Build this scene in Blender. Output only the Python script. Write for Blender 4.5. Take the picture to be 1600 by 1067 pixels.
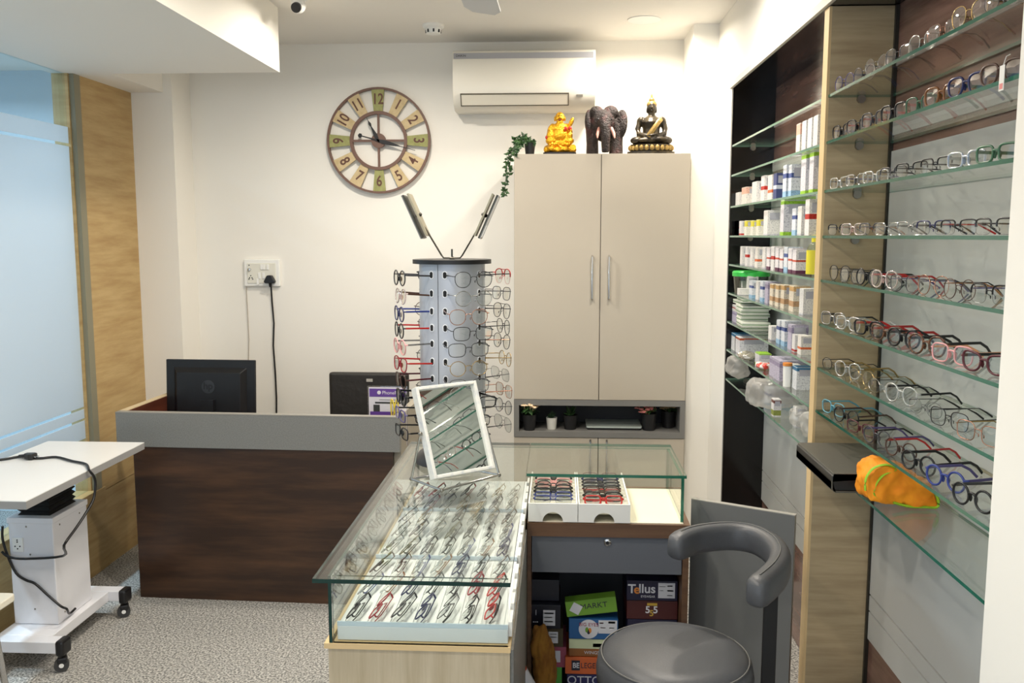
import bpy, math, random
from mathutils import Vector, Matrix, Euler
for o in list(bpy.data.objects): bpy.data.objects.remove(o)
S = bpy.context.scene; COL = S.collection
R = math.radians; PI = math.pi
rnd = random.Random(7)
# ---------------------------------------------------------------- camera (1600x1067 frame)
F, CX, CY, VX, VY, H = 1390., 800., 533.5, 875., 368., 1.7
TH = math.atan((CY-VY)/F); PS = math.atan((VX-CX)/F*math.cos(TH))
FW = Vector((-math.sin(PS)*math.cos(TH), math.cos(PS)*math.cos(TH), -math.sin(TH)))
RT = Vector((math.cos(PS), math.sin(PS), 0)); UP = RT.cross(FW)
cam = bpy.data.cameras.new('camera'); camo = bpy.data.objects.new('camera', cam); COL.objects.link(camo)
cam.sensor_width = 36; cam.lens = 36*F/1600; cam.clip_start = .02
camo.matrix_world = Matrix((( RT.x, UP.x, -FW.x, 0), (RT.y, UP.y, -FW.y, 0), (RT.z, UP.z, -FW.z, H), (0, 0, 0, 1)))
S.camera = camo
S.cycles.transparent_max_bounces = 32
def at(x, y, X=None, Y=None, Z=None):
    d = FW + RT*((x-CX)/F) - UP*((y-CY)/F)
    t = X/d.x if X is not None else (Y/d.y if Y is not None else (Z-H)/d.z)
    return Vector((0, 0, H)) + d*t
# ---------------------------------------------------------------- world, lights, exposure
W = bpy.data.worlds.new('world'); S.world = W; W.use_nodes = True
W.node_tree.nodes['Background'].inputs[0].default_value = (.80, .89, 1, 1)
W.node_tree.nodes['Background'].inputs[1].default_value = 1.0
S.view_settings.view_transform = 'Standard'; S.view_settings.look = 'None'
S.view_settings.gamma = 1; S.view_settings.use_curve_mapping = False
S.view_settings.exposure = .54
LAMP_W, LAMP_COL = 13., (1, .91, .79)
LAMPS = [(.41, 4.60), (-.85, 4.02), (.35, 3.40), (-.55, 2.75), (-.75, 1.75), (-1.1, .5), (-3.3, 2.2), (-3.3, 4.0)]   # recessed downlights; last two are unseen, added to brighten the frosted glass
# ---------------------------------------------------------------- materials
def lin(c):
    c = c/255.; return c/12.92 if c <= .04045 else ((c+.055)/1.055)**2.4
def rgb(c): return (lin(c[0]), lin(c[1]), lin(c[2]), 1)
MT = {}
def pm(name, col, rough=.5, metal=0, spec=.5, noise=None, bump=None, coat=0, alpha=1, trans=0):
    """noise=(scale xyz, second colour, lo, hi)  bump=(scale, strength)"""
    if name in MT: return MT[name]
    m = bpy.data.materials.new(name); m.use_nodes = True; n = m.node_tree.nodes; l = m.node_tree.links
    b = n['Principled BSDF']
    b.inputs['Base Color'].default_value = rgb(col); b.inputs['Roughness'].default_value = rough
    b.inputs['Metallic'].default_value = metal; b.inputs['Specular IOR Level'].default_value = spec
    b.inputs['Coat Weight'].default_value = coat; b.inputs['Alpha'].default_value = alpha
    b.inputs['Transmission Weight'].default_value = trans
    tc = None
    if noise or bump: tc = n.new('ShaderNodeTexCoord')
    if noise:
        mp = n.new('ShaderNodeMapping'); mp.inputs['Scale'].default_value = noise[0]
        l.new(tc.outputs['Object'], mp.inputs[0])
        t = n.new('ShaderNodeTexNoise'); t.inputs['Scale'].default_value = 1; t.inputs['Detail'].default_value = 5
        t.inputs['Roughness'].default_value = .6
        l.new(mp.outputs[0], t.inputs['Vector'])
        r = n.new('ShaderNodeValToRGB'); r.color_ramp.elements[0].position = noise[2]; r.color_ramp.elements[1].position = noise[3]
        r.color_ramp.elements[0].color = rgb(col); r.color_ramp.elements[1].color = rgb(noise[1])
        l.new(t.outputs[0], r.inputs[0]); l.new(r.outputs[0], b.inputs['Base Color'])
    if bump:
        t = n.new('ShaderNodeTexNoise'); t.inputs['Scale'].default_value = bump[0]; t.inputs['Detail'].default_value = 3
        l.new(tc.outputs['Object'], t.inputs['Vector'])
        bp = n.new('ShaderNodeBump'); bp.inputs['Strength'].default_value = bump[1]; bp.inputs['Distance'].default_value = .01
        l.new(t.outputs[0], bp.inputs['Height']); l.new(bp.outputs[0], b.inputs['Normal'])
    MT[name] = m; return m
def clear(name, tint, refl=.06, rough=.0, f0=1.45):
    """thin clear glass or plastic: tinted pass-through plus a fresnel sheen"""
    if name in MT: return MT[name]
    m = bpy.data.materials.new(name); m.use_nodes = True; n = m.node_tree.nodes; l = m.node_tree.links
    n.remove(n['Principled BSDF'])
    t = n.new('ShaderNodeBsdfTransparent'); t.inputs[0].default_value = rgb(tint)
    g = n.new('ShaderNodeBsdfGlossy'); g.inputs['Roughness'].default_value = rough; g.inputs[0].default_value = (1, 1, 1, 1)
    fr = n.new('ShaderNodeLayerWeight'); fr.inputs[0].default_value = .5      # Schlick: 1-|cos|
    pw = n.new('ShaderNodeMath'); pw.operation = 'POWER'; pw.inputs[1].default_value = 5; l.new(fr.outputs['Facing'], pw.inputs[0])
    ad = n.new('ShaderNodeMath'); ad.operation = 'MULTIPLY_ADD'; ad.inputs[1].default_value = .85; ad.inputs[2].default_value = refl; ad.use_clamp = True
    mx = n.new('ShaderNodeMixShader'); l.new(pw.outputs[0], ad.inputs[0]); l.new(ad.outputs[0], mx.inputs[0])
    l.new(t.outputs[0], mx.inputs[1]); l.new(g.outputs[0], mx.inputs[2]); l.new(mx.outputs[0], n['Material Output'].inputs[0])
    MT[name] = m; return m
def film(name, col, frac, through=(255, 255, 255)):
    """frosted / cloudy sheet: translucent + diffuse with a share of straight pass-through"""
    if name in MT: return MT[name]
    m = bpy.data.materials.new(name); m.use_nodes = True; n = m.node_tree.nodes; l = m.node_tree.links
    n.remove(n['Principled BSDF'])
    a = n.new('ShaderNodeBsdfTranslucent'); a.inputs[0].default_value = rgb(col)
    d = n.new('ShaderNodeBsdfDiffuse'); d.inputs[0].default_value = rgb(col)
    t = n.new('ShaderNodeBsdfTransparent'); t.inputs[0].default_value = rgb(through)
    g = n.new('ShaderNodeBsdfGlossy'); g.inputs['Roughness'].default_value = .25
    m1 = n.new('ShaderNodeMixShader'); m1.inputs[0].default_value = .45; l.new(a.outputs[0], m1.inputs[1]); l.new(d.outputs[0], m1.inputs[2])
    m2 = n.new('ShaderNodeMixShader'); m2.inputs[0].default_value = frac; l.new(m1.outputs[0], m2.inputs[1]); l.new(t.outputs[0], m2.inputs[2])
    m3 = n.new('ShaderNodeMixShader'); m3.inputs[0].default_value = .05; l.new(m2.outputs[0], m3.inputs[1]); l.new(g.outputs[0], m3.inputs[2])
    l.new(m3.outputs[0], n['Material Output'].inputs[0]); MT[name] = m; return m
def banded(name, base, bands, lines=0):
    """printed carton: colour bands over generated height, faint rows of small print"""
    if name in MT: return MT[name]
    m = bpy.data.materials.new(name); m.use_nodes = True; n = m.node_tree.nodes; l = m.node_tree.links
    b = n['Principled BSDF']; b.inputs['Roughness'].default_value = .45
    tc = n.new('ShaderNodeTexCoord'); sp = n.new('ShaderNodeSeparateXYZ'); l.new(tc.outputs['Generated'], sp.inputs[0])
    r = n.new('ShaderNodeValToRGB'); r.color_ramp.interpolation = 'CONSTANT'
    st = [(0., base)]
    for z0, z1, c in sorted(bands): st += [(z0, c), (z1, base)]
    e = r.color_ramp.elements; e[0].position = 0; e[0].color = rgb(base); e.remove(e[1])
    for p, c in st:
        if p <= 0: e[0].color = rgb(c); continue
        k = e.new(min(p, 1)); k.color = rgb(c)
    l.new(sp.outputs[2], r.inputs[0]); out = r.outputs[0]
    if lines:
        mp = n.new('ShaderNodeMapping'); mp.inputs['Scale'].default_value = (7, 7, lines); l.new(tc.outputs['Generated'], mp.inputs[0])
        t = n.new('ShaderNodeTexNoise'); t.inputs['Scale'].default_value = 2.2; t.inputs['Detail'].default_value = 2; l.new(mp.outputs[0], t.inputs[0])
        rr = n.new('ShaderNodeValToRGB'); rr.color_ramp.elements[0].position = .52; rr.color_ramp.elements[1].position = .6
        rr.color_ramp.elements[0].color = (1, 1, 1, 1); rr.color_ramp.elements[1].color = (.45, .45, .52, 1); l.new(t.outputs[0], rr.inputs[0])
        mx = n.new('ShaderNodeMixRGB'); mx.blend_type = 'MULTIPLY'; mx.inputs[0].default_value = .7
        l.new(out, mx.inputs[1]); l.new(rr.outputs[0], mx.inputs[2]); out = mx.outputs[0]
    l.new(out, b.inputs['Base Color']); MT[name] = m; return m
def glow(name, col, s):
    m = bpy.data.materials.new(name); m.use_nodes = True; b = m.node_tree.nodes['Principled BSDF']
    b.inputs['Base Color'].default_value = (1, 1, 1, 1); b.inputs['Emission Color'].default_value = (*col, 1); b.inputs['Emission Strength'].default_value = s
    MT[name] = m; return m
WHITE = pm('white_paint', (240, 237, 229), .7, bump=(60, .02))
CEIL = pm('ceiling_paint', (236, 233, 226), .8)
FLOOR = pm('speckled_vinyl', (88, 88, 86), .6, noise=((120, 120, 120), (206, 204, 198), .40, .62))
OAK = pm('pale_oak', (196, 168, 116), .5, noise=((3, 3, 26), (172, 140, 88), .35, .7))
OAKG = pm('grey_oak', (188, 169, 134), .5, noise=((3, 3, 34), (160, 140, 108), .35, .7))
OAKE = pm('oak_edge', (214, 186, 138), .5)
OAKP = pm('pale_limed_oak', (201, 187, 160), .5, noise=((34, 34, 2.5), (176, 160, 130), .35, .7))
WALNUT = pm('dark_walnut', (48, 30, 19), .34, noise=((1.6, 1.6, 14), (92, 62, 40), .42, .8))
REDWOOD = pm('red_walnut', (92, 48, 34), .35, noise=((1.6, 2, 16), (66, 32, 22), .4, .75))
BROWNP = pm('brown_streaked_laminate', (84, 62, 54), .12, noise=((1.2, 1.2, 14), (150, 116, 104), .35, .75))
TEAK = pm('brown_teak', (112, 82, 58), .45, noise=((3, 20, 30), (84, 58, 40), .35, .7))
GREYL = pm('grey_laminate', (132, 132, 128), .45, noise=((200, 200, 200), (120, 120, 117), .4, .6))
GREYD = pm('blue_grey_laminate', (98, 102, 110), .45)
BEIGE = pm('beige_laminate', (182, 173, 158), .45)
BLACKL = pm('black_laminate', (16, 16, 17), .12)
BLACKP = pm('black_plastic', (20, 20, 22), .4)
BLACKM = pm('black_matte', (14, 14, 15), .7)
FABRIC = pm('black_chair_cover', (38, 36, 33), .55, bump=(25, .25))
CHROME = pm('chrome', (205, 205, 205), .15, metal=1)
STEEL = pm('brushed_steel', (150, 146, 138), .3, metal=1)
GUNM = pm('dark_steel', (70, 68, 62), .35, metal=.8)
SILVER = pm('silver_laminate', (186, 190, 198), .35, metal=.3)
WPLAS = pm('white_plastic', (238, 238, 234), .4)
WMETAL = pm('white_powder_coat', (226, 227, 232), .4)
WTOP = pm('white_table_top', (232, 232, 230), .3)
TGREY = pm('grey_edge', (146, 146, 146), .5)
LEATHER = pm('grey_leatherette', (78, 80, 84), .4, bump=(220, .06))
GFACE = clear('clear_glass', (250, 252, 250), .03)
GEDGE = pm('green_glass_edge', (28, 104, 84), .12, trans=.35)
GEDGEP = pm('pale_glass_edge', (120, 160, 140), .12, trans=.3)
LENS = clear('lens_glass', (240, 242, 241), .12)
LENSP = clear('coated_lens', (236, 228, 234), .24)
LENSD = clear('grey_tinted_lens', (120, 120, 118), .06)
FROST = film('frosted_film', (222, 228, 232), .03)
FILMW = pm('grey_white_film', (184, 186, 184), .3)
MIRROR = pm('mirror_glass', (230, 233, 230), .01, metal=1)
LEAF = pm('green_leaf', (52, 88, 40), .5, noise=((40, 40, 40), (30, 60, 28), .4, .6))
LEAFD = pm('dark_green_leaf', (34, 60, 34), .5)
SOIL = pm('dark_soil', (30, 24, 20), .9)
# ---------------------------------------------------------------- mesh helpers
class MB:
    def __init__(s): s.v = []; s.f = []; s.mi = []
    def add(s, vs, fs, M=None, mi=0):
        o = len(s.v)
        s.v += [tuple(M @ Vector(p)) for p in vs] if M is not None else [tuple(p) for p in vs]
        for f in fs: s.f.append([o+i for i in f]); s.mi.append(mi)
        return s
    def bx(s, x0, x1, y0, y1, z0, z1, M=None, mi=0, sides=None):
        vs = [(x0, y0, z0), (x1, y0, z0), (x1, y1, z0), (x0, y1, z0), (x0, y0, z1), (x1, y0, z1), (x1, y1, z1), (x0, y1, z1)]
        fs = [(3, 2, 1, 0), (4, 5, 6, 7), (0, 1, 5, 4), (1, 2, 6, 5), (2, 3, 7, 6), (3, 0, 4, 7)]
        s.add(vs, fs, M, mi)
        if sides is not None:
            for k in (-4, -3, -2, -1): s.mi[k] = sides
        return s
    def rbx(s, x0, x1, y0, y1, z0, z1, r, M=None, mi=0, n=4):
        """box with rounded vertical edges"""
        p = []
        for cx, cy, a0 in ((x1-r, y1-r, 0), (x0+r, y1-r, 90), (x0+r, y0+r, 180), (x1-r, y0+r, 270)):
            for k in range(n+1):
                a = R(a0+90*k/n); p.append((cx+r*math.cos(a), cy+r*math.sin(a)))
        return s.prism(p, z0, z1, M, mi)
    def prism(s, poly, z0, z1, M=None, mi=0):
        n = len(poly); vs = [(x, y, z0) for x, y in poly]+[(x, y, z1) for x, y in poly]
        fs = [list(range(n))[::-1], list(range(n, 2*n))]+[(i, (i+1) % n, n+(i+1) % n, n+i) for i in range(n)]
        return s.add(vs, fs, M, mi)
    def tube(s, pts, r, n=8, closed=False, M=None, mi=0, flat=None, upv=(0, 0, 1), sq=1):
        P = [Vector(p) for p in pts]; k = len(P); vs = []; U0 = Vector(upv); last = None
        for i, p in enumerate(P):
            if closed: d = P[(i+1) % k]-P[i-1]
            else: d = P[min(i+1, k-1)]-P[max(i-1, 0)]
            d.normalize()
            sd = d.cross(U0)
            if sd.length < .05:
                sd = last.copy() if last is not None else d.cross(Vector((1, 0, 0)) if abs(d.x) < .9 else Vector((0, 1, 0)))
                sd = sd-d*sd.dot(d)
            sd.normalize()
            if last is not None and sd.dot(last) < 0 and flat is None: sd = -sd
            last = sd; u = sd.cross(d); rr = r[i] if isinstance(r, (list, tuple)) else r
            a, b = (rr, rr) if flat is None else (rr*flat[0], rr*flat[1])
            for j in range(n):
                t = 2*PI*j/n; c_, s_ = math.cos(t), math.sin(t)
                if sq != 1: c_, s_ = math.copysign(abs(c_)**sq, c_), math.copysign(abs(s_)**sq, s_)
                vs.append(p+sd*(a*c_)+u*(b*s_))
        fs = []
        for i in range(k if closed else k-1):
            q = (i+1) % k
            for j in range(n): fs.append((i*n+j, i*n+(j+1) % n, q*n+(j+1) % n, q*n+j))
        if not closed: fs += [list(range(n))[::-1], list(range((k-1)*n, k*n))]
        return s.add(vs, fs, M, mi)
    def lathe(s, prof, n=24, M=None, mi=0):
        vs = []; fs = []; k = len(prof)
        for r, z in prof:
            for j in range(n):
                a = 2*PI*j/n; vs.append((r*math.cos(a), r*math.sin(a), z))
        for i in range(k-1):
            for j in range(n): fs.append((i*n+j, i*n+(j+1) % n, (i+1)*n+(j+1) % n, (i+1)*n+j))
        if prof[0][0] > 1e-6: fs.append(list(range(n))[::-1])
        if prof[-1][0] > 1e-6: fs.append(list(range((k-1)*n, k*n)))
        return s.add(vs, fs, M, mi)
    def ell(s, c, r, n=12, M=None, mi=0, rot=None):
        m = n//2+1; vs = []; fs = []
        Q = Euler(rot).to_matrix() if rot else None
        for i in range(m+1):
            a = PI*i/m
            for j in range(n):
                b = 2*PI*j/n; p = Vector((r[0]*math.sin(a)*math.cos(b), r[1]*math.sin(a)*math.sin(b), r[2]*math.cos(a)))
                if Q: p = Q @ p
                vs.append(p+Vector(c))
        for i in range(m):
            for j in range(n): fs.append(((i+1)*n+j, (i+1)*n+(j+1) % n, i*n+(j+1) % n, i*n+j))
        return s.add(vs, fs, M, mi)
    def mesh(s, name, smooth=None):
        me = bpy.data.meshes.new(name); me.from_pydata(s.v, [], s.f); me.polygons.foreach_set('material_index', s.mi)
        me.validate(); me.update()
        if smooth:
            me.polygons.foreach_set('use_smooth', [True]*len(me.polygons)); me.set_sharp_from_angle(angle=R(smooth))
        return me
    def ob(s, name, mats, parent=None, smooth=None, M=None, bevel=0):
        me = s.mesh(name, smooth)
        for m in (mats if isinstance(mats, (list, tuple)) else [mats]): me.materials.append(m)
        o = bpy.data.objects.new(name, me); COL.objects.link(o); o.parent = parent
        if M is not None: o.matrix_local = M
        if bevel:
            b = o.modifiers.new('bevel', 'BEVEL'); b.width = bevel; b.segments = 2; b.limit_method = 'ANGLE'; b.angle_limit = R(40)
        return o
def tag(o, label, cat, group=None):
    o['label'] = label; o['category'] = cat
    if group: o['group'] = group
    return o
def struct(o, label=None):
    o['kind'] = 'structure'
    if label: o['label'] = label
    return o
def thing(name, label, cat, loc=(0, 0, 0), rz=0, group=None, M=None):
    o = bpy.data.objects.new(name, None); COL.objects.link(o); o.empty_display_size = .05
    if M is not None: o.matrix_world = M
    else: o.location = loc; o.rotation_euler = (0, 0, rz)
    return tag(o, label, cat, group)
def solo(mb, name, mats, label, cat, loc=(0, 0, 0), rz=0, group=None, **k):
    o = mb.ob(name, mats, None, **k); o.location = loc; o.rotation_euler = (0, 0, rz); return tag(o, label, cat, group)
def text(s, size, mat, parent, M, name='lettering', align='CENTER', ext=.0004, bold=0, sx=1):
    c = bpy.data.curves.new(name, 'FONT'); c.body = s; c.size = size; c.align_x = align; c.align_y = 'CENTER'; c.extrude = ext; c.offset = bold
    t = bpy.data.objects.new('tmp', c); COL.objects.link(t)
    me = bpy.data.meshes.new_from_object(t.evaluated_get(bpy.context.evaluated_depsgraph_get())); bpy.data.objects.remove(t)
    me.materials.clear(); me.materials.append(mat); me.name = name
    if sx != 1:
        for v in me.vertices: v.co.x *= sx
    o = bpy.data.objects.new(name, me); COL.objects.link(o); o.parent = parent; o.matrix_local = M; return o
T = Matrix.Translation
def Rm(a, ax): return Matrix.Rotation(R(a), 4, ax)
FRONT = Rm(90, 'X')          # text lying in XY -> standing, facing -Y
def remesh(o, vox, smooth=4):
    m = o.modifiers.new('remesh', 'REMESH'); m.mode = 'VOXEL'; m.voxel_size = vox; m.use_smooth_shade = True
    if smooth:
        q = o.modifiers.new('smooth', 'SMOOTH'); q.iterations = smooth; q.factor = .5
def crumple(o, size, strength, depth=2):
    t = bpy.data.textures.new('crumple', 'CLOUDS'); t.noise_scale = size; t.noise_depth = depth
    d = o.modifiers.new('crumple', 'DISPLACE'); d.texture = t; d.strength = strength; d.mid_level = .5; d.texture_coords = 'LOCAL'
# ================================================================ SETTING
XL, XW, XB, YB, ZC = -2.33, .80, 1.0, 5.08, 2.765
YLC = at(217, 400, X=XL).y; ZS = at(203, 145, Y=YLC).z; YN = -1.3
struct(MB().bx(XL-3.2, 1.3, YN, 5.3, -.06, 0).ob('floor', FLOOR), 'grey speckled vinyl floor')
struct(MB().bx(XL-.1, 1.3, YN, 5.3, ZC, ZC+.08).ob('ceiling', CEIL), 'white ceiling')
struct(MB().bx(XL-.1, 1.3, YB, YB+.1, 0, ZC).ob('wall_back', WHITE), 'white painted back wall')
xc = at(267, 120, Y=YLC).x
struct(MB().bx(XL-.1, xc, YLC, YB, 0, ZC).ob('wall_column_left', WHITE), 'white column in the back corner beside oak panel')
p = at(437, 113, Z=ZS); xs, ys = p.x, p.y
struct(MB().bx(XL-.1, xs, YN, ys, ZS, ZC).ob('ceiling_soffit', WHITE), 'white dropped ceiling box')
struct(MB().bx(XL-.1, at(217, 131, Z=ZS).x, ys, YLC, ZS, ZC).ob('trim_1', WHITE), 'white beam above the oak panel')
# left partition: oak panel, channel, glass pane with frosted film
yg = at(131, 400, X=XL).y
zap = at(158, 762, X=XL).z
wl = struct(MB().bx(XL-.1, XL-.02, yg-.02, YLC, 0, ZS).ob('wall_left', OAK), 'pale oak clad wall')
MB().bx(XL-.02, XL, yg+.045, YLC, zap-.02, ZS).ob('panel', OAK, wl)
MB().bx(XL-.02, XL, at(166, 800, X=XL).y+.004, YLC, 0, zap-.024).ob('panel', OAK, wl)
MB().bx(XL-.1, XL+.006, YN, at(166, 800, X=XL).y, 0, zap).ob('panel', OAK, wl, bevel=.003)
struct(MB().bx(XL-.05, XL+.004, yg-.01, yg+.045, zap, ZS).ob('trim_2', pm('channel_grey', (134, 130, 108), .4)), 'grey channel at the end of the glass')
wn = struct(MB().bx(XL-.045, XL-.035, YN, yg, zap, ZS).ob('window_1', clear('partition_glass', (226, 240, 248), .03)), 'frosted glass partition')
zf = [at(143, 685, X=XL).z, at(142, 655, X=XL).z-.006, at(142, 655, X=XL).z+.006, at(139, 638, X=XL).z-.006, at(139, 638, X=XL).z+.006,
      at(112, 225, X=XL).z-.008, at(112, 225, X=XL).z+.006, at(110, 197, X=XL).z]
for a, b in ((0, 1), (2, 3), (4, 5), (6, 7)):
    MB().bx(XL-.034, XL-.032, YN, yg-.012, zf[a], zf[b]).ob('frosted_film', FROST, wn)
PALEB = pm('pale_blue_paint', (204, 220, 230), .7)
struct(MB().bx(XL-3.2, XL-3.1, YN, 5.3, 0, ZC).ob('wall_beyond', PALEB), 'pale blue wall seen through the glass partition')
struct(MB().bx(XL-3.1, XL-.1, 5.2, 5.3, 0, ZC).ob('wall_beyond_back', PALEB))
struct(MB().bx(XL-3.1, XL-.1, YN, 5.2, 2.66, ZC).ob('ceiling_beyond', CEIL))
# right side: column, upper wall, near wall
struct(MB().bx(at(1084, 60, Y=4.71).x, XW+.3, 4.71, YB, 0, ZC).ob('wall_column_right', WHITE), 'white column in the corner beside the tall cabinet')
YF, YP0, YP1, YE = 4.325, at(1283, 368, X=XW).y, at(1276, 368, X=XW).y, 1.645
ZH = 2.402
struct(MB().bx(XW, XW+.3, YE, 4.72, ZH, ZC).bx(XW, XW+.3, YF, 4.72, 0, ZH).ob('wall_right', WHITE), 'white wall above the recessed shelving')
struct(MB().bx(XW, XW+.4, YN, YE, 0, ZC).ob('wall_right_near', WHITE), 'white wall end beside the eyewear shelves')
struct(MB().bx(XW-.012, XW+.02, YE, YF+.012, ZH-.02, ZH+.006).ob('trim_3', pm('pale_strip', (216, 210, 198), .5)), 'thin pale edge strip under the white wall')
# ---- shelving recess
su = thing('shelving_unit', 'built-in wall shelving with oak upright and brown back panels', 'shelving', (XW, YP0, 0))
def bxu(x0, x1, y0, y1, z0, z1, nm, m, **k):
    o = MB().bx(x0-XW, x1-XW, y0-YP0, y1-YP0, z0, z1).ob(nm, m, su, **k); return o
bxu(XB, XB+.03, YE, YF, 0, ZH, 'back_panel', BROWNP)
bxu(XW+.002, XB, YF-.02, YF-.001, 0, ZH-.02, 'end_panel', BLACKL)
bxu(XW, XB+.03, YE, YF, ZH-.022, ZH-.002, 'top_panel', BLACKL)
bxu(XW+.006, XB, YP0, YP1, 0, ZH-.024, 'upright', OAKG)
bxu(XW-.002, XW+.006, YP0, YP1, 0, ZH-.024, 'edge_strip', OAKE)
bxu(XB-.012, XB-.001, YP0-.012, YP0-.001, 0, ZH-.024, 'corner_strip', GUNM)
zl = [0.02, at(1342, 976, X=XB).z, at(1343.7, 934, X=XB).z, at(1343.7, 908, X=XB).z, at(1370, 243, X=XB).z, at(1370, 231, X=XB).z, at(1370, 207, X=XB).z]
for y0, y1, nm in ((YE, YP0-.014, 'frosted_panel'), (YP1, YF-.022, 'frosted_panel')):
    for a, b in ((zl[1], zl[2]-.003), (zl[2]+.003, zl[3]-.003), (zl[3]+.003, zl[4]), (zl[5], zl[6])):
        bxu(XB-.006, XB-.001, y0, y1, a, b, nm, FILMW)
SZ = [at(x, y, X=XW).z for x, y in ((1289, 150), (1287, 222), (1283.6, 297.6), (1281, 368), (1281, 436.5), (1278, 505), (1275, 573.5), (1274, 641), (1364, 791))]
ORD = ['topmost', 'second', 'third', 'fourth', 'fifth', 'sixth', 'seventh', 'eighth', 'lowest']
HOLD = ['thin round metal frames', 'dark and coloured plastic frames', 'clear rectangular frames', 'half-rim frames', 'thin coloured metal frames',
        'black and tortoise frames', 'clear and wire frames', 'black and blue round frames', 'an orange cloth pouch']
MHOLD = ['nothing', 'four tall white cartons', 'peach and blue cartons', 'small striped cartons and a green carton', 'white cartons and a yellow bottle',
         'a green-lidded tub', 'a stack of flat cartons', 'wrapped cartons', 'cloudy plastic bags']
def shelf(y0, y1, z, label, grp, pegs):
    t = thing('glass_shelf', label, 'shelf', (XW, y0, z), 0, grp)
    o = MB().bx(.004, XB-XW-.008, 0, y1-y0, -.008, 0, sides=1).ob('pane', [GFACE, GEDGE if pegs[0] else GEDGEP], t)
    for k in pegs[1]:
        MB().lathe([(.0, 0), (.012, 0), (.012, .012), (0, .012)], 12, M=T((.10, k, -.014)) @ Rm(90, 'X')).ob('shelf_peg', STEEL, t)
for i, z in enumerate(SZ):
    shelf(YE+.001, YP0-.001, z, 'glass shelf holding %s, %s of the eyewear shelves' % (HOLD[i], ORD[i]), 'glass eyewear shelves', (1, (YP0-YE-.002,)))
    shelf(YP1+.001, YF-.022, z, 'glass shelf holding %s, %s of the medicine shelves' % (MHOLD[i], ORD[i]), 'glass medicine shelves', (0, (YF-YP1-.023, .013)))
# ---------------------------------------------------------------- ceiling fittings
LE = glow('lamp_diffuser', (1, .95, .86), 9)
for i, (x, y) in enumerate(LAMPS):
    t = thing('downlight', ('round recessed ceiling downlight over the shop floor' if i < 6 else 'cool white ceiling light beyond the frosted glass partition') if i else 'glowing round recessed downlight near the white corner column', 'ceiling light', (x, y, ZC if i < 6 else 2.66), 0, 'recessed downlights')
    MB().lathe([(.068, 0), (.082, 0), (.082, -.004), (.068, -.006)], 32).ob('rim', WPLAS, t, 40)
    MB().lathe([(0, -.002), (.068, -.002), (.068, -.005), (0, -.005)], 32).ob('diffuser', LE, t)
    L = bpy.data.lights.new('downlight_lamp', 'AREA'); L.shape = 'DISK'; L.size = .13; L.energy = (LAMP_W*(.7 if i == 0 else 1)) if i < 6 else 34; L.color = LAMP_COL if i < 6 else (.93, .97, 1); L.spread = R(165)
    lo = bpy.data.objects.new('downlight_lamp', L); COL.objects.link(lo); lo.parent = t; lo.location = (0, 0, -.008)
p = at(466, 12, Z=ZC-.055)
t = thing('security_camera', 'small white dome security camera on the ceiling', 'camera', (p.x, p.y, ZC))
MB().lathe([(0, 0), (.045, 0), (.045, -.018), (.036, -.024), (0, -.024)], 24).ob('base', WPLAS, t, 40)
MB().ell((0, 0, -.045), (.034, .034, .036), 18).ob('body', WPLAS, t, 60)
MB().lathe([(0, .0), (.022, 0), (.022, .016), (0, .016)], 18, M=T((0, -.024, -.058)) @ Rm(115, 'X')).ob('lens', BLACKP, t, 40)
p = at(677, 42, Z=ZC-.01)
t = thing('smoke_detector', 'small white round ceiling sensor with slots', 'sensor', (p.x, p.y, ZC))
MB().lathe([(0, 0), (.055, 0), (.055, -.012), (.046, -.02), (0, -.02)], 24).ob('base', WPLAS, t, 40)
MB().lathe([(0, -.02), (.04, -.02), (.036, -.045), (0, -.047)], 24).ob('cap', WPLAS, t, 40)
for k in range(8):
    MB().bx(-.004, .004, -.0405, -.034, -.041, -.026, M=Rm(45*k+10, 'Z')).ob('slot', BLACKP, t)
p = at(756, 20, Z=2.5)
t = thing('ceiling_fan', 'pale grey ceiling fan with three blades', 'fan', (p.x, p.y-.62, 2.5))
MB().lathe([(0, .262), (.05, .262), (.045, .21), (.012, .20), (.012, .06), (.07, .05), (.085, .01), (.07, -.04), (0, -.05)], 28).ob('motor', WPLAS, t, 40)
for k in range(3):
    MB().prism([(-.03, .08), (.03, .08), (.062, .2), (.066, .56), (.04, .62), (-.04, .62), (-.066, .56), (-.062, .2)], -.003, .003, M=Rm(120*k, 'Z') @ Rm(9, 'Y')).ob('blade', pm('fan_grey', (190, 190, 190), .4), t)
# ---------------------------------------------------------------- air conditioner
p0 = at(707, 83, Y=4.86); p1 = at(931, 76, Y=4.86); zb = at(712, 170, Y=4.86).z
t = thing('air_conditioner', 'white wall-mounted split air conditioner above the tall cabinet', 'air conditioner', (p0.x, YB, zb))
w, h = p1.x-p0.x, p1.z-zb
prof = [(0, 0), (-.13, 0), (-.185, .025), (-.215, .075), (-.22, .12), (-.22, h-.03), (-.21, h-.004), (-.2, h), (0, h)]
Myz = Matrix(((0, 0, 1, 0), (1, 0, 0, 0), (0, 1, 0, 0), (0, 0, 0, 1)))
ACW = pm('warm_white_plastic', (232, 228, 216), .25)
MB().prism(prof, 0, w, M=Myz).ob('housing', ACW, t, 35)
MB().bx(.006, w-.012, -.2225, -.219, h-.045, h-.016).ob('top_strip', pm('strip_grey', (168, 168, 172), .3), t)
text('DAIKIN', .016, BLACKP, t, T((.045, -.2228, h-.03)) @ FRONT, 'logo')
Mv = T((0, -.2005, .05)) @ Rm(28, 'X')
MB().bx(.045, w-.145, -.006, .004, -.029, .029, M=Mv).ob('louvre', pm('louvre', (222, 217, 203), .3), t)
g = MB()
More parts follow.
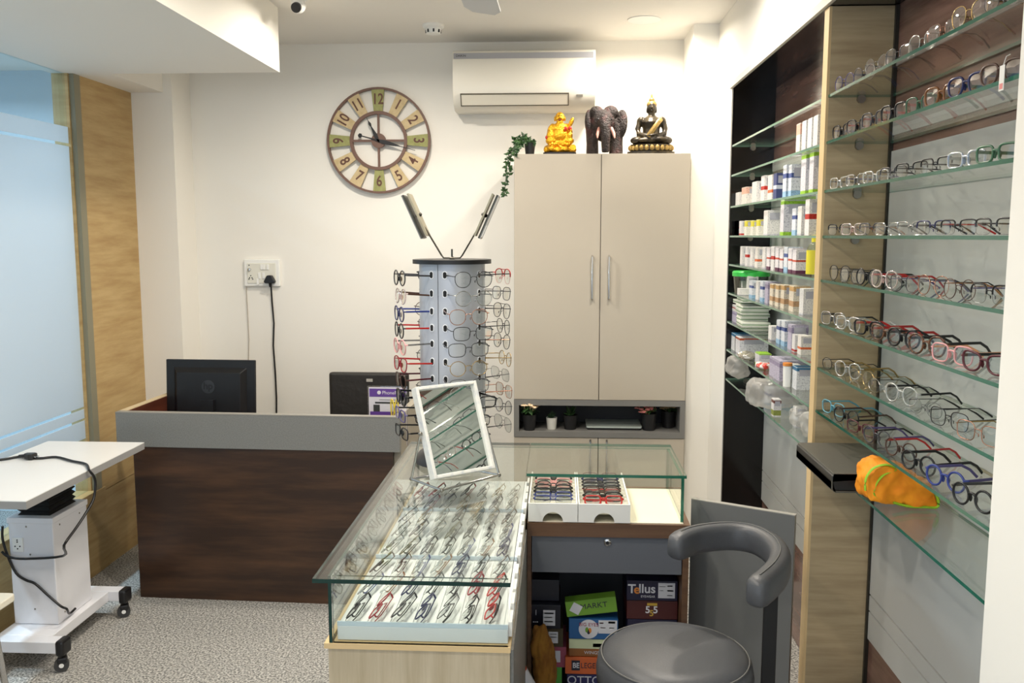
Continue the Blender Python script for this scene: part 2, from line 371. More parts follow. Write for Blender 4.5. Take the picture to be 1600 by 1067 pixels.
for a in ((.04, w-.14, .03, .034), (.04, w-.14, -.034, -.03), (.04, .045, -.034, .034), (w-.145, w-.14, -.034, .034)): g.bx(a[0], a[1], -.0075, .004, a[2], a[3], M=Mv)
g.ob('louvre_gap', pm('gap_dark', (84, 78, 64), .6), t)
MB().bx(w-.10, w-.066, -.006, .004, .012, .026, M=Mv).ob('display', pm('display_grey', (150, 148, 140), .3), t)
# ---------------------------------------------------------------- clock
pc = at(592, 220, Y=YB-.02); ro = .293
t = thing('wall_clock', 'large round openwork wall clock with brown rings and numbered plates', 'clock', (pc.x, YB, pc.z))
BRN = pm('brown_metal', (112, 84, 72), .55); CKB = pm('clock_tan', (206, 186, 146), .7, noise=((30, 30, 30), (190, 168, 124), .4, .7)); CKG = pm('clock_green', (160, 160, 104), .7, noise=((30, 30, 30), (140, 142, 86), .4, .7))
NUMB = pm('numeral_brown', (98, 66, 54), .7)
def ring(r0, r1, d0, d1, n=64):
    m = MB(); vs = []; fs = []
    for k in range(n):
        a = 2*PI*k/n; c, s_ = math.cos(a), math.sin(a)
        vs += [(r0*c, d0, r0*s_), (r1*c, d0, r1*s_), (r1*c, d1, r1*s_), (r0*c, d1, r0*s_)]
    for k in range(n):
        a, b = 4*k, 4*((k+1) % n)
        for q in range(4): fs.append((a+q, a+(q+1) % 4, b+(q+1) % 4, b+q))
    return m.add(vs, fs)
ring(ro-.012, ro, -.034, -.012).ob('outer_ring', BRN, t, 40)
ring(.146, .163, -.036, -.012).ob('inner_ring', BRN, t, 40)
sp = MB()
for k in range(4): sp.bx(-.006, .006, -.03, -.02, .03, .15, M=Rm(90*k, 'Y'))
sp.ob('spokes', BRN, t)
MB().lathe([(0, 0), (.041, 0), (.041, .018), (0, .018)], 28, M=T((0, -.016, 0)) @ Rm(90, 'X')).ob('hub', BRN, t, 40)
for k in range(12):
    n_ = 12 if k == 0 else k; M = Rm(30*k, 'Y')
    pl = MB().prism([(-.024, .156), (.024, .156), (.037, .287), (-.037, .287)], .022, .030, M=M @ Rm(90, 'X')).ob('number_plate', CKG if k % 3 == 0 else CKB, t)
    text(str(n_), .082, NUMB, pl, M @ T((0, -.0305, .226)) @ FRONT @ Rm(180 if 4 <= k <= 8 else 0, 'Z'), 'numeral', bold=.0016, sx=.8)
def hand(nm, ang, pts):
    MB().prism(pts, .037, .040, M=Rm(ang, 'Y') @ Rm(90, 'X')).ob(nm, BLACKP, t)
hand('hour_hand', -27, [(-.004, -.01), (.004, -.01), (.011, .03), (.003, .085), (.008, .102), (.002, .12), (0, .152), (-.002, .12), (-.008, .102), (-.003, .085), (-.011, .03)])
hand('minute_hand', 105, [(-.003, -.095), (-.012, -.1), (-.012, -.112), (0, -.119), (.012, -.112), (.012, -.1), (.003, -.095), (.004, -.02), (.012, .04), (.009, .08), (.002, .13), (.0015, .215), (-.0015, .215), (-.002, .13), (-.009, .08), (-.012, .04), (-.004, -.02)])
# ---------------------------------------------------------------- switchboard and wall cables
pa, pb = at(384, 447, Y=YB), at(438, 405, Y=YB)
t = thing('switchboard', 'white wall switchboard with sockets and rocker switches', 'switchboard', (pa.x, YB, pa.z))
w, h = pb.x-pa.x, pb.z-pa.z
MB().bx(0, w, -.022, 0, 0, h).ob('frame', WPLAS, t, bevel=.005)
MB().bx(.02, w-.022, -.026, -.02, .018, h-.022).ob('plate', pm('switch_plate', (226, 224, 212), .4), t, bevel=.002)
for x, z in ((.085, .065), (.11, .065), (.135, .105), (.1, .105), (.115, .105), (.075, .03)):
    MB().bx(x, x+.014, -.031, -.025, z-.008 if z > .1 else z-.02, z+.022 if z > .1 else z+.015).ob('switch', WPLAS, t, bevel=.001)
so = MB()
for x, z in ((.041, .062), (.034, .05), (.048, .05), (.03, .042), (.052, .042), (.033, .122)): so.lathe([(0, 0), (.0035, 0), (.0035, .002), (0, .002)], 10, M=T((x, -.0255, z)) @ Rm(90, 'X'))
so.ob('socket_hole', BLACKP, t)
MB().lathe([(0, 0), (.009, 0), (.008, .016), (0, .018)], 14, M=T((.036, -.026, .098)) @ Rm(90, 'X')).ob('aerial_plug', CHROME, t, 40)
tag(MB().tube([at(423, y, Y=YB-.03) if k == 0 else at(x, y, Y=YB-.012) for k, (x, y) in enumerate(((423, 440), (425, 470), (428, 505), (427, 540), (430, 580), (432, 620), (432, 660), (431, 700)))], .005, 8).ob('power_cable', BLACKP, None, 60), 'black cable hanging from the plug on the switchboard', 'cable')
pk = at(422.5, 436, Y=YB-.03)
t = thing('power_plug', 'black three-pin plug pushed into the switchboard', 'plug', (pk.x, YB-.026, pk.z))
MB().prism([(-.034, -.014), (-.026, -.024), (.026, -.024), (.034, -.014), (.014, .022), (-.014, .022)], 0, .03, M=Rm(90, 'X')).ob('body', BLACKP, t, bevel=.005)
MB().tube([(0, -.015, -.02), (0, -.012, -.045)], [.009, .006], 8).ob('cable_sleeve', BLACKP, t, 60)
tag(MB().tube([at(x, y, Y=YB-.01-.02*(k == 0)) for k, (x, y) in enumerate(((391, 419), (386, 432), (385, 455), (387, 490), (389, 530), (388, 570), (388, 620)))], .0022, 6).ob('aerial_cable', pm('pale_cable', (170, 160, 146), .6), None, 60), 'thin pale cable hanging beside the switchboard', 'cable')
# ---------------------------------------------------------------- tall cabinet
YCb = 4.65
x0, x1 = at(803, 400, Y=YCb).x, .664; zt = at(940, 240, Y=YCb).z; zn1, zn0 = at(803, 624, Y=YCb).z, at(803, 682, Y=YCb).z
t = thing('tall_cabinet', 'tall beige laminate cabinet with four doors and open grey niche', 'cabinet', (x0, YCb, 0)); w = x1-x0; D = YB-YCb-.002
cb = MB().bx(0, w, .02, D, 0, zn0).bx(0, w, .02, D, zn1, zt-.001)
cb.ob('carcass', BEIGE, t)
xm = at(938, 400, Y=YCb).x-x0
for a, b, z0, z1, hx, hz in ((.002, xm-.002, zn1+.002, zt, xm-.042, (1.372, 1.595)), (xm+.002, w-.002, zn1+.002, zt, xm+.045, (1.372, 1.595)), (.002, xm-.002, .08, zn0-.003, xm-.042, (.44, .62)), (xm+.002, w-.002, .08, zn0-.003, xm+.045, (.44, .62))):
    d = MB().bx(a, b, 0, .018, z0, z1).ob('door', BEIGE, t, bevel=.001)
    MB().tube([(hx, -.001, hz[0]), (hx, -.028, hz[0]+.004), (hx, -.028, hz[1]-.004), (hx, -.001, hz[1])], .006, 8).ob('handle', CHROME, d, 60)
NG = pm('niche_grey', (118, 117, 114), .5); ND = pm('niche_dark', (46, 48, 54), .5)
fz = .03
n_ = MB().bx(0, w, -.004, D, zn0, zn0+fz).bx(0, w, -.004, D, zn1-fz, zn1).bx(0, fz*.9, -.004, D, zn0+fz, zn1-fz).bx(w-fz*.9, w, -.004, D, zn0+fz, zn1-fz)
n_.ob('niche_frame', NG, t)
MB().bx(fz*.9, w-fz*.9, .25, .262, zn0+fz, zn1-fz).ob('niche_back', ND, t)
ZNI = zn0+fz
def pot(x, y, z, r0, r1, h, mat, label, kind, group=None):
    t = thing('potted_plant', label, 'plant', (x, y, z), 0, group)
    MB().lathe([(0, 0), (r0, 0), (r1, h), (r1-.004, h), (r1-.006, h-.008), (0, h-.008)], 20).ob('pot', mat, t, 40)
    MB().lathe([(0, h-.0078), (r1-.007, h-.0078), (0, h-.004)], 14).ob('soil', SOIL, t)
    lf = MB()
    if kind == 'succulent':
        for k in range(26):
            a = rnd.uniform(0, 2*PI); e = rnd.uniform(.15, 1.2); L = rnd.uniform(.03, .052)
            d = Vector((math.cos(a)*math.cos(e), math.sin(a)*math.cos(e), math.sin(e)))
            lf.tube([Vector((0, 0, h-.006)), Vector((0, 0, h))+d*L*.6, Vector((0, 0, h))+d*L], [.004, .0075, .001], 5, flat=(1, .5))
    elif kind == 'small':
        for k in range(40):
            a = rnd.uniform(0, 2*PI); e = rnd.uniform(.3, 1.5); L = rnd.uniform(.015, .034)
            d = Vector((math.cos(a)*math.cos(e), math.sin(a)*math.cos(e), math.sin(e)))
            lf.tube([Vector((0, 0, h-.006)), Vector((0, 0, h))+d*L*.6, Vector((0, 0, h))+d*L], [.003, .006, .001], 4)
    else:
        for k in range(22):
            a = rnd.uniform(0, 2*PI); L = rnd.uniform(.03, .058); z2 = rnd.uniform(.0, .035)
            lf.tube([(0, 0, h-.008), (math.cos(a)*L*.55, math.sin(a)*L*.55, h+z2+.008), (math.cos(a)*L, math.sin(a)*L, h+z2-.004)], [.003, .013, .001], 5, flat=(1, .3))
    lf.ob('leaves', LEAF if kind != 'small' else LEAFD, t, 50)
    if isinstance(kind, tuple):
        fl = MB(); fc = MB()
        for k in range(kind[1]):
            a = rnd.uniform(0, 2*PI); q = rnd.uniform(0, 1)**.5*kind[2]; c = Vector((kind[4]+q*math.cos(a), q*math.sin(a), h+kind[3]+rnd.uniform(-.012, .012)-q*q*6))
            for j in range(5):
                b = 2*PI*j/5+k; fl.ell(c+Vector((math.cos(b)*.006, math.sin(b)*.006, .002*math.sin(b*2))), (.0065, .0065, .003), 6)
            fc.ell(c+Vector((0, 0, .004)), (.003, .003, .002), 6)
            fl.tube([c, (0, 0, h-.008)], .0012, 3)
        fl.ob('flowers', kind[0], t, 60); fc.ob('flower_centres', pm('yellow_centre', (214, 176, 96), .6), t, 60)
    t.scale = (1.14,)*3
    return t
CRM = pm('cream_petal', (236, 208, 176), .6); PNK = pm('pink_petal', (222, 138, 134), .6); CR2 = pm('dull_cream_petal', (202, 172, 132), .6)
BPOT = pm('black_pot', (24, 24, 26), .45)
pot(at(827, 660, Y=4.685).x, 4.687, ZNI, .026, .034, .075, BPOT, 'cream-flowered plant in a black pot in the cabinet niche', (CRM, 34, .045, .052, .0))
pot(at(862, 660, Y=4.72).x, 4.72, ZNI, .021, .0265, .055, pm('white_pot', (222, 220, 212), .4), 'small dark green plant in a white pot in the niche', 'small')
pot(at(891, 660, Y=4.72).x, 4.72, ZNI, .027, .034, .068, BPOT, 'green succulent in a black pot in the niche', 'succulent')
pot(at(1014, 660, Y=4.72).x, 4.72, ZNI, .028, .036, .08, BPOT, 'pink-flowered plant in a black pot beside the closed laptop', (PNK, 26, .05, .03, -.012))
pot(at(1044, 660, Y=4.79).x, 4.79, ZNI, .027, .034, .08, BPOT, 'dull cream-flowered plant in black pot at niche end', (CR2, 18, .035, .03, -.004))
pa, pb = at(916, 669, Y=4.70), at(1003, 669, Y=4.70)
t = thing('laptop', 'closed silver laptop lying in the cabinet niche', 'laptop', (pa.x, 4.70, ZNI)); w = pb.x-pa.x
MB().rbx(.006, w-.006, .004, .2, 0, .010, .01).ob('base', BLACKP, t)
MB().rbx(0, w, 0, .205, .011, .019, .012).ob('lid', pm('laptop_silver', (196, 206, 200), .35, metal=.2), t)
MB().bx(.03, w-.03, .19, .203, .009, .012).ob('hinge', BLACKP, t)
# ---------------------------------------------------------------- things on the cabinet
ZT = zt
GOLD = pm('gold_leaf', (236, 176, 44), .22, metal=.85, bump=(140, .5)); BRZ = pm('dark_bronze', (52, 46, 38), .34, metal=.35, noise=((30, 30, 30), (92, 80, 54), .45, .75))
BGOLD = pm('antique_gold', (176, 146, 84), .4, metal=.5, noise=((60, 60, 60), (120, 100, 60), .4, .7))
RED = pm('red_enamel', (190, 44, 26), .3)
# laughing gold figure
p = at(874.5, 240, Y=4.74)
t = thing('gold_statue', 'shiny gold laughing seated figure statue on the cabinet', 'statue', (p.x, 4.74, ZT))
MB().rbx(-.086, .086, -.055, .055, 0, .012, .03).ob('plinth', BLACKP, t)
b = MB()
for k in range(11):
    a = 2*PI*k/11; b.ell((.066*math.cos(a), .036*math.sin(a), .028+.006*(k % 2)), (.022, .02, .02), 10)
b.ell((0, 0, .03), (.075, .046, .03)).ell((0, 0, .062), (.066, .042, .024)).ell((-.045, -.02, .072), (.03, .026, .02)).ell((.045, -.02, .072), (.03, .026, .02))
b.ell((0, -.008, .1), (.048, .042, .042)).ell((0, 0, .135), (.043, .034, .036)).ell((-.045, 0, .13), (.02, .022, .036), rot=(0, .35, 0)).ell((.045, 0, .13), (.02, .022, .036), rot=(0, -.35, 0))
b.ell((-.052, -.02, .1), (.018, .02, .026)).ell((.05, -.024, .098), (.018, .022, .022)).ell((0, -.012, .168), (.019, .018, .014))
b.ell((0, -.004, .193), (.0255, .025, .029)).ell((-.026, -.002, .186), (.006, .006, .014)).ell((.026, -.002, .186), (.006, .006, .014)).ell((0, -.029, .192), (.006, .006, .006)).ell((-.013, -.024, .185), (.009, .007, .007)).ell((.013, -.024, .185), (.009, .007, .007))
b.ell((.058, -.02, .165), (.012, .01, .03), rot=(0, .4, 0))
o = b.ob('figure', GOLD, t); remesh(o, .0035, 2)
for c in ((-.0075, -.0275, .2), (.0075, -.0275, .2)): MB().ell(c, (.0038, .002, .0018), 8).ob('eye', BLACKP, t)
MB().ell((0, -.0285, .179), (.009, .003, .003), 8).ob('mouth', pm('mouth_red', (120, 36, 20), .5), t)
for c in ((.03, -.036, .132), (.052, -.026, .135), (-.066, -.024, .09)): MB().ell(c, (.010, .008, .011), 10).ob('red_gem', RED, t, 60)
b = MB()
for k in range(10): b.ell((-.05+.011*k, -.046-.006*math.sin(k*.35), .052+.004*(k % 2)), (.008, .006, .008), 8)
b.ob('coins', GOLD, t, 60)
MB().lathe([(0, 0), (.016, 0), (.016, .004), (0, .004)], 18, M=T((.068, -.05, .035)) @ Rm(80, 'X')).ob('coin', GOLD, t, 40)
# elephant
p = at(944, 240, Y=4.76)
t = thing('elephant_statue', 'dark brown carved elephant statue facing forward on the cabinet', 'statue', (p.x, 4.76, ZT), R(4))
ELE = pm('elephant_brown', (42, 33, 31), .6, noise=((22, 22, 22), (92, 52, 50), .52, .8), bump=(120, 1.))
b = MB()
b.ell((.012, .06, .16), (.084, .11, .085), 16).ell((-.012, -.02, .165), (.066, .06, .068), 16)
b.ell((-.044, -.012, .215), (.038, .042, .038), 14).ell((.03, -.006, .217), (.042, .046, .038), 14).ell((-.008, -.05, .17), (.042, .035, .05), 14)
b.tube([(-.01, -.075, .17), (-.008, -.098, .13), (-.006, -.105, .085), (-.006, -.104, .045), (-.006, -.102, .006)], [.036, .029, .025, .022, .019], 12)
for x, y in ((-.062, .0), (.066, .0), (-.052, .12), (.07, .12)): b.tube([(x, y, .16), (x, y-.004, .07), (x, y-.006, .0)], [.036, .03, .032], 12)
b.tube([(.02, .165, .2), (.022, .178, .12), (.02, .172, .07)], [.008, .006, .008], 8)
o = b.ob('body', ELE, t); remesh(o, .0045, 4)
for s_ in (-1, 1):
    MB().ell((s_*.078+.006, .0, .158), (.026, .05, .078), 16, rot=(0, s_*.1, s_*.5)).ob('ear', ELE, t, 60)
    MB().tube([(s_*.03-.006, -.085, .13), (s_*.042-.006, -.108, .098), (s_*.044-.006, -.124, .076)], [.010, .009, .003], 8).ob('tusk', pm('tusk_pink', (190, 138, 126), .5), t, 60)
    MB().ell((s_*.034-.008, -.078, .176), (.006, .004, .006), 8).ob('eye', BLACKP, t)
# seated buddha
p = at(1017, 240, Y=4.72)
t = thing('buddha_statue', 'bronze seated meditating figure statue with gold sash on cabinet', 'statue', (p.x, 4.72, ZT))
MB().prism([(.122*math.cos(2*PI*k/28), .06*math.sin(2*PI*k/28)) for k in range(28)], 0, .014).ob('plinth', BRZ, t)
b = MB().prism([(.108*math.cos(2*PI*k/28), .055*math.sin(2*PI*k/28)) for k in range(28)], .014, .052)
lb = b.ob('lotus_base', BRZ, t, bevel=.008)
for k in range(13):
    a = PI+PI*k/12; MB().ell((.106*math.cos(a), .054*math.sin(a), .032), (.0125, .0085, .015), 10).ob('petal', BGOLD, lb, 60)
b = MB().ell((0, 0, .068), (.09, .045, .018), 16).ell((-.075, -.012, .07), (.034, .034, .021), 12).ell((.075, -.012, .07), (.034, .034, .021), 12)
b.ell((-.02, -.036, .07), (.06, .02, .014), rot=(0, 0, .15)).ell((.02, -.036, .076), (.06, .02, .012), rot=(0, 0, -.15))
b.tube([(0, 0, .06), (0, .004, .09), (0, .006, .13), (0, .004, .165), (0, .002, .186), (0, 0, .198), (0, -.001, .22)], [.048, .043, .044, .054, .038, .018, .017], 16)
for s_ in (-1, 1):
    b.ell((s_*.053, .004, .174), (.021, .021, .019), 12)
    b.tube([(s_*.058, .004, .172), (s_*.07, .002, .13), (s_*.066, -.012, .104), (s_*.03, -.04, .092), (0, -.044, .09)], [.0175, .0155, .014, .011, .010], 10)
b.ell((0, -.004, .238), (.0225, .025, .031), 16).ell((0, -.028, .234), (.005, .006, .008), 8)
for s_ in (-1, 1): b.ell((s_*.0235, 0, .226), (.0045, .006, .018), 8)
o = b.ob('figure', BRZ, t); remesh(o, .0032, 3)
MB().ell((0, .003, .252), (.0268, .0275, .022), 18).ell((0, .004, .276), (.0155, .0155, .013), 14).lathe([(.008, 0), (.006, .01), (.0055, .014), (.002, .026), (0, .028)], 12, M=T((0, .004, .284))).ob('hair', BGOLD, t, 50)
sa = MB(); pts = [(.046, -.030, .176), (.03, -.052, .158), (.008, -.053, .128), (-.012, -.05, .1), (-.02, -.048, .086)]
sa.tube(pts, .011, 8, flat=(1.1, .5), upv=(0, 1, 0)).ob('sash', BGOLD, t, 60)
MB().ell((0, -.05, .095), (.03, .012, .006), 10, rot=(0, -.12, 0)).ob('hands', BRZ, t, 60)
for s_ in (-1, 1): MB().ell((s_*.0095, -.0262, .24), (.0058, .002, .0016), 8).ob('eye', BLACKP, t)
MB().ell((0, -.0275, .221), (.007, .002, .0018), 8).ob('mouth', BLACKP, t)
# trailing plant
p = at(829, 240, Y=4.73)
t = thing('trailing_plant', 'trailing green artificial vine in a small black pot on the cabinet', 'plant', (p.x-.004, 4.73, ZT))
MB().lathe([(0, 0), (.022, 0), (.03, .066), (.026, .066), (.025, .055), (0, .055)], 20).ob('pot', BPOT, t, 40)
def leaf(mb, c, d, L, w):
    d = d.normalized(); s_ = d.cross(Vector((rnd.uniform(-.4, .4), -1, rnd.uniform(-.3, .3)))).normalized(); nrm = s_.cross(d)
    vs = [c, c+d*L*.4+s_*w, c+d*L, c+d*L*.4-s_*w, c+d*L*.45+nrm*w*.35]
    mb.add(vs, [(0, 1, 4), (1, 2, 4), (2, 3, 4), (3, 0, 4), (0, 3, 2, 1)])
lf = MB(); st = MB()
vines = [[(0, 0, .055), (-.035, -.03, .075), (-.075, -.055, .05), (-.11, -.07, -.01), (-.118, -.075, -.09), (-.125, -.075, -.17), (-.128, -.075, -.215)],
         [(0, 0, .055), (-.03, -.03, .08), (-.06, -.05, .07), (-.095, -.06, .02), (-.10, -.06, -.05), (-.105, -.06, -.11)],
         [(0, 0, .055), (-.02, -.03, .07), (-.05, -.055, .05), (-.072, -.075, .02), (-.075, -.08, -.01)],
         [(0, 0, .055), (.01, -.02, .075), (.03, -.02, .07)], [(0, 0, .055), (-.015, .01, .085), (-.035, 0, .10)], [(0, 0, .055), (-.05, 0, .09), (-.085, -.03, .075)]]
for v in vines:
    st.tube(v, .0016, 4)
    for i in range(len(v)-1):
        a, b_ = Vector(v[i]), Vector(v[i+1])
        for k in range(11):
            c = a.lerp(b_, k/11); leaf(lf, c, Vector((rnd.uniform(-1, 1), rnd.uniform(-1, .3), rnd.uniform(-.9, .5))), rnd.uniform(.020, .032), rnd.uniform(.007, .010))
st.ob('stems', LEAFD, t); lf.ob('leaves', LEAF, t)
# ================================================================ RECEPTION COUNTER
A = at(180, 645, Y=3.93)
t = thing('reception_counter', 'reception counter with dark walnut front and grey upper band', 'counter', (A.x, A.y, 0), R(-2.0)); Lc = 1.33; RC = t; ZR = .893
MB().bx(.07, Lc-.035, .014, .034, 0, .735).ob('front_panel', WALNUT, t)
MB().bx(0, Lc, 0, .034, .731, ZR-.004).ob('front_band', GREYL, t, bevel=.001)
MB().bx(0, Lc, -.001, .036, ZR-.004, ZR).ob('top_edge', pm('edge_beige', (142, 139, 132), .5), t)
MB().bx(.07, .104, .035, .62, 0, .69).ob('side_panel', WALNUT, t)
s1 = MB().bx(.0, .034, .034, .62, .72, ZR-.004).ob('side_panel', REDWOOD, t)
MB().bx(0, .034, .036, .62, ZR-.004, ZR).ob('side_edge', pm('edge_tan', (206, 186, 150), .5), s1)
MB().bx(Lc-.034, Lc-.002, .034, .62, .60, ZR-.004).ob('side_panel', pm('band_beige', (158, 150, 134), .5), t)
MB().bx(Lc-.07, Lc-.036, .034, .62, 0, .60).ob('side_panel', WALNUT, t)
MB().bx(.036, Lc-.036, .036, .64, .70, .726).ob('desktop', REDWOOD, t, bevel=.001)
RCM = Matrix.Translation((A.x, A.y, 0)) @ Rm(-2.0, 'Z')
# monitor
p = at(329, 606, Y=4.36)
t = thing('monitor', 'black computer monitor seen from behind on the reception desk', 'monitor', (p.x, 4.36, .727), R(-2))
w2 = .233; MBK = pm('monitor_black', (16, 17, 20), .45)
Mm = T((0, 0, .21)) @ Rm(-4, 'X')
MB().bx(-w2, w2, .0, .018, -.14, .14, M=Mm).ob('panel', MBK, t, bevel=.004)
MB().bx(-w2+.008, w2-.008, .0175, .0195, -.125, .132, M=Mm).ob('screen', pm('dark_screen', (8, 8, 10), .15), t)
b = MB(); b.add([(-.19, 0, -.135), (.19, 0, -.135), (.19, 0, .1), (-.19, 0, .1), (-.165, -.028, -.125), (.165, -.028, -.125), (.165, -.028, .075), (-.165, -.028, .075)], [(4, 5, 6, 7), (0, 1, 5, 4), (1, 2, 6, 5), (2, 3, 7, 6), (3, 0, 4, 7)], M=Mm)
b.ob('back_cover', MBK, t, bevel=.003)
MB().lathe([(0, 0), (.034, 0), (.034, .001), (0, .001)], 28, M=Mm @ T((0, -.028, .005)) @ Rm(90, 'X')).ob('logo_disc', pm('logo_grey', (46, 48, 52), .3), t)
text('hp', .05, MBK, t, Mm @ T((0, -.0295, .008)) @ FRONT, 'logo', ext=.0003, bold=.001)
MB().bx(-.035, .035, -.05, -.028, -.2, -.06, M=Mm).ob('neck', MBK, t)
MB().rbx(-.11, .11, -.1, .07, 0, .012, .03).ob('base', MBK, t)
# leaflet stand and yellow strap
p = at(576, 650, Y=4.04); q = at(636, 604, Y=4.04)
t = thing('leaflet_stand', 'purple and white payment leaflet in a clear upright holder', 'sign', (p.x, 4.05, .7265), R(-2)); w = q.x-p.x; h = q.z-.7265
MB().bx(-.006, w, 0, .004, 0, h, ).ob('holder', clear('acrylic', (238, 238, 242), .08), t)
MB().bx(-.006, w, 0, .06, 0, .003).ob('foot', clear('acrylic', (238, 238, 242), .08), t)
PUR = pm('purple_print', (94, 58, 142), .5); PW = pm('leaflet_white', (214, 210, 216), .6)
MB().bx(0, w-.004, -.0015, -.0003, .0, h-.005).ob('leaflet', PW, t)
MB().bx(.004, w-.006, -.0025, -.0016, h-.05, h-.012).ob('header', PUR, t)
MB().bx(.006, w-.04, -.0025, -.0016, .135, .158).ob('band', PUR, t)
MB().lathe([(0, 0), (.009, 0), (.009, .001), (0, .001)], 20, M=T((.05, -.0026, h-.03)) @ Rm(90, 'X')).ob('logo', PW, t)
text('PhonePe', .023, PW, t, T((.105, -.0028, h-.031)) @ FRONT)
MB().bx(.022, .052, -.0025, -.0016, .158, .19).ob('picture', pm('print_dark', (52, 52, 50), .6), t)
MB().bx(.05, .14, -.0025, -.0016, h-.066, h-.062).ob('print_line', pm('print_grey2', (150, 148, 152), .6), t)
MB().bx(.03, w-.03, -.0025, -.0016, h-.082, h-.074).ob('print_line', pm('print_dark', (52, 52, 50), .6), t)
p = at(616, 650, Y=3.99)
YEL = pm('yellow_strap', (222, 200, 70), .5)
t = thing('yellow_strap', 'yellow looped strap standing in front of the purple leaflet', 'strap', (p.x, 4.0, .7265))
for dx, a in ((-.011, 6), (.011, -6)):
    MB().tube([(.010*math.cos(2*PI*k/20), 0, .115+.113*math.sin(2*PI*k/20)) for k in range(20)], .0035, 6, closed=True, M=T((dx, 0, 0)) @ Rm(a, 'Y'), upv=(0, 1, 0)).ob('loop', YEL, t, 60)
# office chair
p = at(577, 620, Y=4.72)
t = thing('office_chair', 'black covered office chair behind the reception counter', 'chair', (p.x, 4.5, 0))
w2 = .218; zt2 = at(570, 582, Y=4.72).z
o = MB().rbx(-w2, w2, .2, .25, .52, zt2, .02, n=3).ob('backrest', FABRIC, t, bevel=.012)
MB().rbx(-.23, .23, -.22, .22, .42, .5, .05).ob('seat', FABRIC, t, bevel=.015)
MB().bx(-.03, .03, .2, .23, .44, .56).ob('back_bracket', BLACKP, t)
MB().lathe([(.028, .1), (.028, .42)], 14).ob('gas_column', CHROME, t, 40)
for k in range(5):
    MB().tube([(0, 0, .1), (.27*math.cos(k*1.2566), .27*math.sin(k*1.2566), .075)], [.025, .018], 8).ob('leg', BLACKP, t, 60)
    MB().lathe([(0, -.012), (.03, -.012), (.03, .012), (0, .012)], 14, M=T((.27*math.cos(k*1.2566), .27*math.sin(k*1.2566), .03)) @ Rm(90, 'X')).ob('caster', BLACKP, t, 40)
pl_ = at(577.5, 594, Y=4.70)
MB().bx(pl_.x-p.x-.017, pl_.x-p.x+.017, .196, .199, pl_.z-.008, pl_.z+.008).ob('patch', pm('patch_grey', (176, 174, 166), .6), t)
# ================================================================ EYEGLASSES
FC = {}
def fcol(n, c, rough=.3, **k): FC[n] = pm('frame_'+n, c, rough, **k)
for n_, c in dict(black=(18, 18, 20), charcoal=(62, 62, 66), navy=(28, 34, 84), blue=(46, 62, 136), purple=(84, 76, 128), maroon=(84, 26, 36), red=(186, 36, 34), crimson=(150, 30, 44), pink=(226, 160, 160), peach=(232, 168, 130), tan=(150, 104, 66), amber=(120, 72, 26), green=(62, 104, 78), olive=(104, 104, 84), brown=(74, 48, 36), white=(226, 224, 220)).items(): fcol(n_, c)
fcol('teal', (104, 168, 184)); fcol('tortoise', (50, 32, 24), noise=((180, 180, 180), (126, 82, 52), .45, .6))
fcol('silver', (176, 176, 172), .2, metal=1); fcol('gold', (176, 148, 96), .25, metal=1); fcol('gunmetal', (84, 84, 86), .25, metal=1); fcol('rose', (190, 142, 120), .22, metal=1)
for n_, c in dict(clear=(226, 228, 224), ice=(196, 210, 230), blush=(236, 206, 198), smoke=(140, 140, 140)).items(): fcol(n_, c, .12, trans=.7)
SHP = dict(round=(.046, .043, 2.0, 0, 0), oval=(.050, .036, 2.2, 0, 0), square=(.050, .039, 3.2, .05, 0), rect=(.053, .033, 3.8, .03, 0), way=(.050, .040, 2.7, .13, 0), cat=(.050, .038, 2.5, .12, .006), pilot=(.053, .045, 2.6, .15, -.003), panto=(.047, .044, 2.3, .09, 0))
SHN = dict(round='round', oval='oval', square='square', rect='rectangular', way='keyhole-square', cat='cat-eye', pilot='aviator', panto='soft-round')
GM = {}
